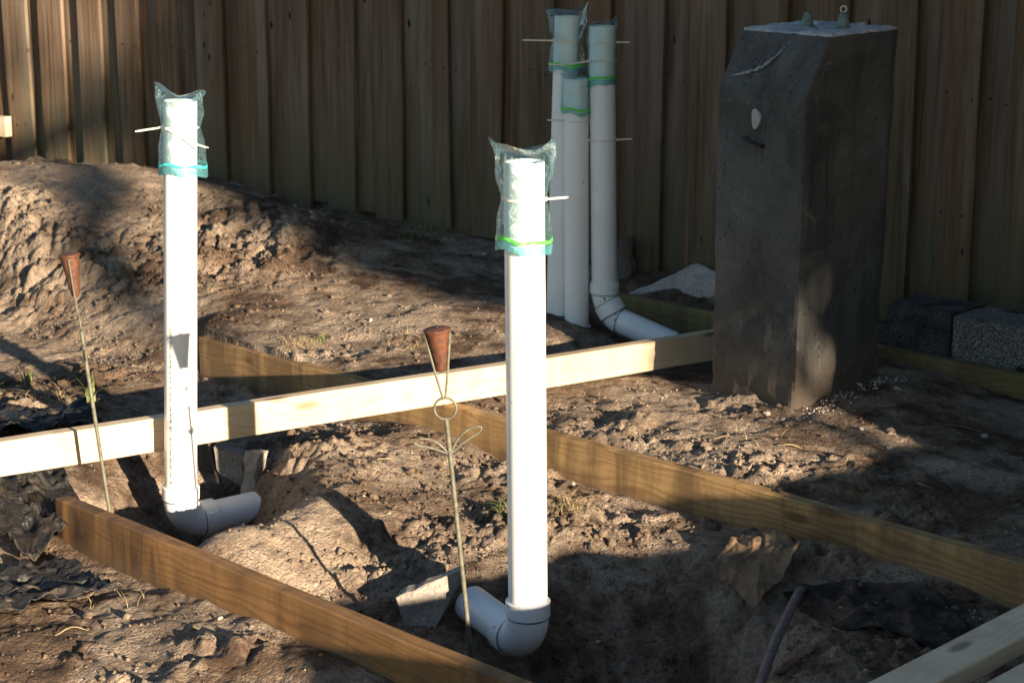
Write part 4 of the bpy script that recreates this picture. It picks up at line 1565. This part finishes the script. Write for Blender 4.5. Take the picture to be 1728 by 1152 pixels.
stone_meshes = []
for s_ in range(5):
    me = lump(100 + s_)
    me.materials.append(M['stone'])
    stone_meshes.append(me)
STONES = [  # x, y, size, label
    (-.447, 4.06, .011, 'white pebble in the dirt below the front pipe shadow'),
    (.196, 4.03, .012, 'white pebble in the shaded pit right of the front pipe'),
    (-.46, 6.02, .014, 'white stone on the lit dirt right of the left pipe'),
    (-.86, 7.45, .018, 'left one of two pale stones at the fence foot'),
    (-.79, 7.40, .020, 'right one of two pale stones at the fence foot'),
    (-.10, 6.95, .020, 'pale stone by the fence left of the front pipe bag'),
    (.74, 5.00, .014, 'pale stone at the pedestal front corner'),
    (.70, 5.02, .016, 'whitish stone left of the pedestal front corner'),
    (.93, 4.86, .016, 'pale round stone on the dirt right of the pedestal corner'),
    (.98, 4.72, .014, 'pale round stone lit on the dirt before the shade edge'),
    (1.28, 4.93, .015, 'white stone in the shade right of the pedestal'),
    (1.10, 5.25, .020, 'pale stone at the right foot of the pedestal'),
    (.44, 5.42, .018, 'round clod coloured stone under the pine board near the pedestal'),
    (.16, 4.72, .012, 'small pale stone behind the middle form board left of the pedestal'),
    (-.30, 4.40, .010, 'small white pebble in the middle of the lit dirt heap'),
    (-1.02, 3.98, .012, 'white pebble beside the near form board at left'),
    (-.62, 3.78, .012, 'grey pebble at the foot of the near form board'),
    (-.75, 6.98, .040, 'grey angular lump at the right end of the dirt mound'),
    (.42, 4.45, .022, 'brown stone at the foot of the middle form board'),
    (.50, 4.40, .026, 'larger brown stone at the foot of the middle form board'),
    (.58, 4.33, .018, 'rightmost brown stone by the crumpled cloth'),
]
for i, (x, y, s_, lb) in enumerate(STONES):
    o = bpy.data.objects.new('stone', stone_meshes[i % 5])
    C.objects.link(o)
    o.location = (x, y, gz(x, y) + s_ * .25)
    s_ *= .9
    o.scale = (s_, s_ * random.uniform(.6, .9), s_ * random.uniform(.7, 1))
    if 'brown' in lb or 'clod' in lb or 'grey angular' in lb:
        o.data = o.data.copy()
        o.data.materials[0] = M['clod']
    o.rotation_euler = (random.uniform(-.4, .4), random.uniform(-.4, .4), random.uniform(0, 6))
    tag(o, lb, 'stone')

# crumbs of soil: far too many to count
ico = lump(1, 1, .8)
bv = np.array([v.co[:] for v in ico.vertices])
bf = np.array([p.vertices[:] for p in ico.polygons])
bpy.data.meshes.remove(ico)
ph_ = (1 + 5 ** .5) / 2
bv0 = np.array([(-1, ph_, 0), (1, ph_, 0), (-1, -ph_, 0), (1, -ph_, 0), (0, -1, ph_), (0, 1, ph_), (0, -1, -ph_), (0, 1, -ph_), (ph_, 0, -1), (ph_, 0, 1), (-ph_, 0, -1), (-ph_, 0, 1)]) / 1.9
bf0 = np.array([(0, 11, 5), (0, 5, 1), (0, 1, 7), (0, 7, 10), (0, 10, 11), (1, 5, 9), (5, 11, 4), (11, 10, 2), (10, 7, 6), (7, 1, 8), (3, 9, 4), (3, 4, 2), (3, 2, 6), (3, 6, 8), (3, 8, 9), (4, 9, 5), (2, 4, 11), (6, 2, 10), (8, 6, 7), (9, 8, 1)])


def crumbs(name, count, smin, smax, mat, label, seed, gate=.35, power=2.6, white=False, simple=False):
    bv_, bf_ = (bv0, bf0) if simple else (bv, bf)
    rg = np.random.default_rng(seed)
    xs = rg.uniform(-2.5, 1.95, count * 3)
    ys = rg.uniform(2.9, 8.2, count * 3)
    pr = rough_mask(xs, ys) * sstep(-.15, .25, vnoise(xs * 3.3, ys * 3.3, 62) + .12)
    if white:
        pr = .25 + .5 * (ys < 6)
    keep = rg.random(len(xs)) < pr
    fl = ys < 7.07 - .67 * xs - .05
    keep &= fl
    for bc in (FRONT_C, REAR_C, FAR_C):
        keep &= np.abs(xs + ys - bc - .027) > .035
    xs, ys = xs[keep][:count], ys[keep][:count]
    n = len(xs)
    sz = smin + (smax - smin) * rg.random(n) ** power
    zz = ground_z(xs, ys) + sz * .15
    ang = rg.uniform(0, 6.28, n)
    V = np.repeat(bv_[None], n, 0) * (1 + .34 * rg.standard_normal((n, len(bv_), 1)).clip(-1.2, 1.2))
    V *= rg.uniform(.65, 1.15, (n, 1, 3))
    ca, sa = np.cos(ang)[:, None], np.sin(ang)[:, None]
    X = V[:, :, 0] * ca - V[:, :, 1] * sa
    Y = V[:, :, 0] * sa + V[:, :, 1] * ca
    W = np.stack([X, Y, V[:, :, 2]], 2) * sz[:, None, None] + np.stack([xs, ys, zz], 1)[:, None, :]
    Fq = bf_[None] + (np.arange(n) * len(bv_))[:, None, None]
    o = np_mesh(name, W.reshape(-1, 3), Fq.reshape(-1, 3), mat, None, False)
    return tag(o, label, 'soil', kind='stuff')


crumbs('soil_clods', 6000, .005, .022, 'clod', 'crumbly brown clods of dug soil scattered over the ground', 5, power=3.0)
crumbs('soil_crumbs', 38000, .0018, .0070, 'clod', 'fine brown crumbs of soil strewn over all the dug ground', 6, power=2.0, simple=True)
def cement_bits():
    g = np.random.default_rng(12)
    n = 150
    f = g.random(n)
    a_, b_ = np.array((.80, 5.04)), np.array((1.12, 5.40))
    P_ = a_ + (b_ - a_) * f[:, None] + g.normal(0, .02, (n, 2)) + np.array((.012, -.012))
    sz = g.uniform(.0015, .0045, n)
    zz = ground_z(P_[:, 0], P_[:, 1]) + sz * .3
    V = bv0[None] * (1 + .3 * g.standard_normal((n, 12, 1)).clip(-1, 1)) * sz[:, None, None] + np.concatenate([P_, zz[:, None]], 1)[:, None, :]
    Fq = bf0[None] + (np.arange(n) * 12)[:, None, None]
    tag(np_mesh('cement_bits', V.reshape(-1, 3), Fq.reshape(-1, 3), 'slab_pale', None, False), 'pale crumbs of cement along the right foot of the pedestal', 'rubble', kind='stuff')


cement_bits()
crumbs('shell_bits', 420, .002, .0062, 'stone', 'tiny white shell and stone bits in the soil', 8, white=True)


def tuft(name, label, cx, cy, spread, count, hmin, hmax, mat, seed, lean=1.0, width=.0012, cat='grass', lie=None):
    r = random.Random(seed)
    t = MB()
    z0 = gz(cx, cy)
    for i in range(count):
        x, y = cx + r.gauss(0, spread), cy + r.gauss(0, spread)
        z = gz(x, y) - .002 if spread > .01 else z0
        a = r.uniform(0, 6.28) if lie is None else lie + r.gauss(0, .4)
        h = r.uniform(hmin, hmax)
        l = lean * r.uniform(.4, 1.4)
        d = Vector((math.cos(a), math.sin(a), 0))
        sd_ = Vector((-d.y, d.x, 0)) * width * r.uniform(.7, 1.4)
        pts = []
        for q in range(6):
            u = q / 5
            pts.append(Vector((x, y, z)) + d * (l * h * u * u * .9 + .1 * h * u) + Vector((0, 0, h * (u - .45 * l * u * u))))
        V_, F_ = [], []
        for q, p in enumerate(pts):
            w = 1 - .85 * (q / 5) ** 2
            V_ += [p - sd_ * w, p + sd_ * w, p + Vector((0, 0, width * .5 * w))]
        for q in range(5):
            b = q * 3
            F_ += [(b, b + 3, b + 5, b + 2), (b + 2, b + 5, b + 4, b + 1), (b + 1, b + 4, b + 3, b)]
        t.add(V_, F_)
    o = t.build(name, mat, None, False)
    if 'sparse' in label or 'few' in label:
        o['kind'] = 'stuff'
    return tag(o, label, cat)


tuft('grass_tuft', 'dry straw coloured grass clump right of the front pipe', .135, 4.47, .028, 110, .03, .07, 'straw', 1, 1.5, .0011)
tuft('grass_tuft', 'dry straw tangle left of the left torch stake', -1.37, 5.42, .035, 60, .03, .075, 'straw', 2, 1.6, .0012)
tuft('grass_tuft', 'small green weed among the shadows at the left edge', -1.60, 5.62, .02, 26, .03, .055, 'grass', 3, 1.0, .002)
tuft('grass_tuft', 'green grass sprig left of the straw tangle', -1.49, 5.62, .012, 22, .04, .075, 'grass', 4, .8, .002)
tuft('grass_tuft', 'pale green blade right of the left torch stake', -1.245, 5.40, .006, 7, .06, .11, 'grass', 5, .7, .004)
tuft('grass_tuft', 'brown root tuft on the ground behind the middle form board end', -.66, 5.80, .03, 60, .02, .06, 'straw', 6, 1.5, .001)
tuft('grass_tuft', 'small green sprig by the left end of the middle form board', -.60, 5.83, .008, 12, .03, .05, 'grass', 7, .9, .0016)
tuft('grass_tuft', 'sparse dry roots sticking up by the near form board', -.86, 3.90, .04, 12, .02, .05, 'straw', 8, 1.2, .0006)
tuft('grass_tuft', 'few dry stalks on the soil below the pedestal', .62, 4.72, .07, 18, .02, .06, 'straw', 9, 2.0, .0009)
tuft('grass_tuft', 'dry grass sprig on the lit heap behind the front torch', -.02, 4.42, .012, 20, .02, .05, 'grass', 10, 1.3, .0011)
tuft('grass_tuft', 'dark grass fringe under the fence left of the front pipe', -.35, 7.22, .09, 120, .03, .08, 'grass', 11, 1.0, .0012)
tuft('grass_tuft', 'dry root strands on the dirt at the foot of the mound', -.30, 5.75, .06, 40, .02, .06, 'straw', 12, 1.8, .0009)
r = random.Random(21)
for i, (x, y, ang, L) in enumerate(((-1.13, 5.42, .9, .12), (-1.05, 5.30, .8, .07), (-.45, 3.98, .5, .045), (.15, 6.9, -.2, .12), (-.30, 6.6, -.25, .13),
                                     (.72, 4.70, .2, .07), (.55, 4.78, -.4, .06), (-.93, 3.75, .35, .07), (1.0, 4.42, 1.9, .08), (1.22, 4.95, .5, .14), (-.33, 4.75, .9, .05))):
    d = Vector((math.cos(ang), math.sin(ang), 0))
    pts = []
    for q in range(7):
        u = q / 6 - .5
        p = Vector((x, y, 0)) + d * L * u + Vector((-d.y, d.x, 0)) * .008 * math.sin(u * 5 + i)
        pts.append((p.x, p.y, gz(p.x, p.y) + .004 + .006 * (1 - 4 * u * u)))
    m = MB()
    m.tube(pts, [.0007, .0009, .0011, .0011, .001, .0009, .0005], 6)
    names = ('straw on the dirt right of the left torch stake', 'short straw beside the longer one near the left pipe', 'pale wood splinter in the heap behind the near form board',
             'thin dry twig on the shaded dirt near the fence', 'pale twig on the dirt between mound and vent pipes', 'curled root before the pedestal corner',
             'thin root lying left of the pedestal corner', 'dry stalk across the dirt at lower left', 'pale root curl in the shade at right',
             'forked dry stalk in the shade right of the pedestal', 'tiny straw on the heap under the pine board')
    tag(m.build('twig', 'straw'), names[i], 'twig')


# ------------------------------------------------------------------ unseen shade casters: inferred big tree, other things added for the light
def st(s_, t_, z=0.0):
    p = SUN_PERP * s_ + SUN_H * t_
    return Vector((p.x, p.y, z))


TE = math.tan(R(SUN_EL))
# added unseen wall at right, its top shaped to set the shade edge
wl = st(2.2, .6, -.3)
wall = thing('added_shade_wall', 'low wall added as a shade caster at right, out of view', 'wall', wl)
prof = [(1.66, .34), (1.72, .40), (2.3, .412), (2.62, .415), (2.72, .385), (2.9, .395), (2.98, .475), (3.1, .497), (3.64, .503), (3.68, .60), (3.95, .62)]
m = MB()
VV, FF = [], []
for (s_, h_) in prof:
    for t_ in (.5, .7):
        VV += [st(s_, t_, -.35) - wl, st(s_, t_, h_ - TE * .6) - wl]
for i in range(len(prof) - 1):
    b_ = i * 4
    FF += [(b_, b_ + 4, b_ + 5, b_ + 1), (b_ + 2, b_ + 3, b_ + 7, b_ + 6), (b_ + 1, b_ + 5, b_ + 7, b_ + 3), (b_, b_ + 2, b_ + 6, b_ + 4)]
eb = (len(prof) - 1) * 4
FF += [(0, 1, 3, 2), (eb, eb + 2, eb + 3, eb + 1)]
m.add(VV, FF)
m.build('shade_wall_body', 'slab', wall, False)
# added unseen shed further right, blocks sun and sky light
sorg = st(5.0, -1.2, -.2)
shed = thing('added_shade_shed', 'small shed added as a shade caster at right, out of view', 'shed', sorg)
ang = math.atan2(SUN_PERP.y, SUN_PERP.x)
rot = Matrix.Rotation(ang, 3, 'Z')
m = MB()
m.box(st(5.25, -1.2, 1.05) - sorg, (3.0, 3.6, 2.5), rot)
m.build('shade_shed_wall', 'fence', shed, False)
m = MB()
m.box(st(5.16, -1.2, 2.38) - sorg, (3.3, 4.0, .14), rot)
m.build('shade_shed_roof', 'slab_dark', shed, False)

# big tree far behind the camera
TT = -14.0
tree = thing('shade_tree', 'large broadleaf tree behind the camera that shades the yard', 'tree', st(6.0, TT - 1.5, -.1))
tb = st(6.0, TT - 1.5, -.1)
m = MB()
m.tube([Vector((0, 0, -.2)), Vector((.05, .1, 1.5)), Vector((0, .15, 3.2)), Vector((-.2, .2, 5.0)), Vector((-.3, .1, 7.5))], [.34, .27, .23, .17, .06], 14)
trunk = m.build('trunk', 'bark', tree)
rg = random.Random(9)
for i in range(9):
    z0 = 3.0 + i * .42
    a = rg.uniform(0, 6.28)
    dirv = SUN_PERP * rg.uniform(-3.2, 2.8)
    tip = Vector((dirv.x, dirv.y, z0 + rg.uniform(.8, 2.2))) + Vector((SUN_H.x, SUN_H.y, 0)) * rg.uniform(-1.2, 1.2)
    m = MB()
    b0 = Vector((0, .15, z0))
    m.tube([b0, b0.lerp(tip, .5) + Vector((0, 0, .25)), tip], [.09, .055, .018], 8)
    m.build('limb', 'bark', trunk)


def crown(parent, org, count, seed, srange, tc, low_s, low_h, sp_s, sp_v, sizes, top_c):
    g = np.random.default_rng(seed)
    ss = g.uniform(*srange, count * 3)
    hh = g.uniform(.3, 8.5, count * 3)
    low = np.interp(ss, low_s, low_h)
    edge = hh - low
    clump = fbm(ss * 2.1, hh * 2.1, 3, 33) + .5 * vnoise(ss * 6, hh * 6, 35)
    sparse = np.interp(ss, sp_s, sp_v)
    p = sstep(-.06, .16, edge + .22 * clump) * (sstep(-.18, .12, clump + sparse * .55 - .12))
    p *= np.where(sparse < .6, sparse * .6, 1.0)
    mid = (srange[0] + srange[1]) / 2
    p *= hh < 8.5 - top_c * (ss - mid) ** 2 + .6 * clump
    keep = g.random(len(ss)) < p
    ss, hh = ss[keep][:count], hh[keep][:count]
    n = len(ss)
    tt = tc + g.uniform(-1.6, 1.6, n)
    zz = hh - TE * tt
    size = g.uniform(*sizes, n)
    base = np.array([[-1, -.5, 0], [0, -.62, .08], [1, -.1, 0], [0, .62, .08]])
    A = g.standard_normal((n, 3))
    A /= np.linalg.norm(A, axis=1)[:, None]
    Bv = np.cross(A, g.standard_normal((n, 3)))
    Bv /= np.linalg.norm(Bv, axis=1)[:, None]
    Cv = np.cross(A, Bv)
    P0 = np.stack([ss * SUN_PERP.x + tt * SUN_H.x, ss * SUN_PERP.y + tt * SUN_H.y, zz], 1) - np.array(org)
    W = (base[None, :, 0, None] * A[:, None] + base[None, :, 1, None] * Bv[:, None] + base[None, :, 2, None] * Cv[:, None]) * size[:, None, None] + P0[:, None]
    Fq = np.arange(n * 4).reshape(n, 4)
    return np_mesh('crown', W.reshape(-1, 3), Fq, 'leaf', parent, False)


crown(tree, tb, 64000, 4, (1.6, 11.5), TT,
      [1.6, 2.3, 2.7, 3.0, 3.15, 3.3, 3.4, 3.5, 3.6, 3.72, 3.78, 3.9, 11.5], [3.3, 2.7, 2.3, 1.85, 1.52, 1.26, 1.13, 1.03, 1.0, .98, .7, .4, .5],
      [1.6, 2.4, 3.0, 3.2, 3.35, 3.5, 3.6], [.3, .16, .15, .22, .45, .9, 1.6], (.07, .13), .06)
# a bare bent limb with a leaf clump at its end, reaching out to the left
m = MB()
lp_ = [(3.4, 1.95), (3.1, 1.75), (2.93, 1.5), (2.76, 1.36), (2.68, 1.24), (2.64, 1.12), (2.66, 1.03), (2.72, .98)]
m.tube([st(a_, TT + 2.0, h_ - TE * (TT + 2.0)) - tb for a_, h_ in lp_], [.09, .085, .08, .075, .065, .06, .055, .04], 8)
m.build('limb', 'bark', tree)
g_ = np.random.default_rng(5)
V4, F4 = [], []
for i in range(360):
    a_, h_ = (2.90 + g_.normal(0, .06), 1.54 + g_.normal(0, .045))
    if i % 3 == 0:
        a_, h_ = (2.72 + g_.normal(0, .05), 1.25 + g_.normal(0, .09))
    c_ = st(a_, TT + 2.0 + g_.normal(0, .1), h_ - TE * (TT + 2.0)) - tb
    u_ = Vector(g_.standard_normal(3)).normalized() * .05
    w_ = u_.cross(Vector(g_.standard_normal(3))).normalized() * .03
    b_ = len(V4)
    V4 += [c_ - u_, c_ + w_, c_ + u_, c_ - w_]
    F4.append((b_, b_ + 1, b_ + 2, b_ + 3))
for i in range(170):  # loose leaves added to break up the sunlight on the pedestal corner
    q_ = (i * 7) % 9
    a_, h_ = (3.64 + .035 * ((q_ * 5) % 7 - 3) + g_.normal(0, .022), .56 + .06 * q_ + g_.normal(0, .025))
    c_ = st(a_, TT + 4.0 + g_.normal(0, .15), h_ - TE * (TT + 4.0)) - tb
    u_ = Vector(g_.standard_normal(3)).normalized() * .05
    w_ = u_.cross(Vector(g_.standard_normal(3))).normalized() * .03
    b_ = len(V4)
    V4 += [c_ - u_, c_ + w_, c_ + u_, c_ - w_]
    F4.append((b_, b_ + 1, b_ + 2, b_ + 3))
link_mesh('leaf_clump', V4, F4, 'leaf', tree)
tree2 = thing('shade_tree', 'second large tree added behind the camera at left, unseen, to cut sky light', 'tree', st(-4.5, -12.0, -.1))  # crown added to block sky light from behind left
tb2 = st(-4.5, -12.0, -.1)
m = MB()
m.tube([Vector((0, 0, -.2)), Vector((.05, .1, 1.2)), Vector((0, .15, 3.0)), Vector((-.2, .2, 5.0)), Vector((-.3, .1, 7.5))], [.36, .28, .23, .17, .06], 14)
m.build('trunk', 'bark', tree2)
crown(tree2, tb2, 40000, 6, (-10.0, 2.0), -12.0, [-10, -1.5, -.2, .3, .9, 2.0], [.3, .3, .5, 1.6, 2.9, 3.4],
      [-10, -.5, .3, 2.0], [1.0, 1.0, .7, .62], (.08, .14), .05)

# unseen tree added at right, its crown blocks sky light over the fence corner
tb3 = Vector((3.3, 4.9, -.15))
tree3 = thing('shade_tree', 'leafy tree added right of the yard, unseen, to darken the fence corner', 'tree', tb3)
m = MB()
m.tube([Vector((0, 0, -.2)), Vector((.03, .05, 1.0)), Vector((-.1, .05, 2.2)), Vector((-.35, 0, 3.6)), Vector((-.5, 0, 4.6))], [.16, .13, .11, .08, .03], 12)
trunk3 = m.build('trunk', 'bark', tree3)
rg = random.Random(19)
for i in range(7):
    z0 = 2.0 + i * .3
    tip = Vector((rg.uniform(-1.9, .8), rg.uniform(-2.4, 2.2), z0 + rg.uniform(.5, 1.2)))
    b0 = Vector((-.1 - .07 * i, .03, z0))
    m = MB()
    m.tube([b0, b0.lerp(tip, .5) + Vector((0, 0, .18)), tip], [.05, .032, .01], 8)
    m.build('limb', 'bark', trunk3)
g = np.random.default_rng(23)
n = 16000
P0 = g.standard_normal((n, 3))
P0 /= np.linalg.norm(P0, axis=1)[:, None]
P0 *= (g.random(n) ** .4)[:, None] * np.array((1.75, 2.9, 1.15)) * (1 + .25 * vnoise(P0[:, 0] * 3, P0[:, 1] * 3, 3))[:, None]
P0 += np.array((-.75, .1, 3.75))
size = g.uniform(.05, .09, n)
A = g.standard_normal((n, 3))
A /= np.linalg.norm(A, axis=1)[:, None]
Bv = np.cross(A, g.standard_normal((n, 3)))
Bv /= np.linalg.norm(Bv, axis=1)[:, None]
Cv = np.cross(A, Bv)
base = np.array([[-1, -.5, 0], [0, -.62, .08], [1, -.1, 0], [0, .62, .08]])
W = (base[None, :, 0, None] * A[:, None] + base[None, :, 1, None] * Bv[:, None] + base[None, :, 2, None] * Cv[:, None]) * size[:, None, None] + P0[:, None]
np_mesh('crown', W.reshape(-1, 3), np.arange(n * 4).reshape(n, 4), 'leaf', tree3, False)
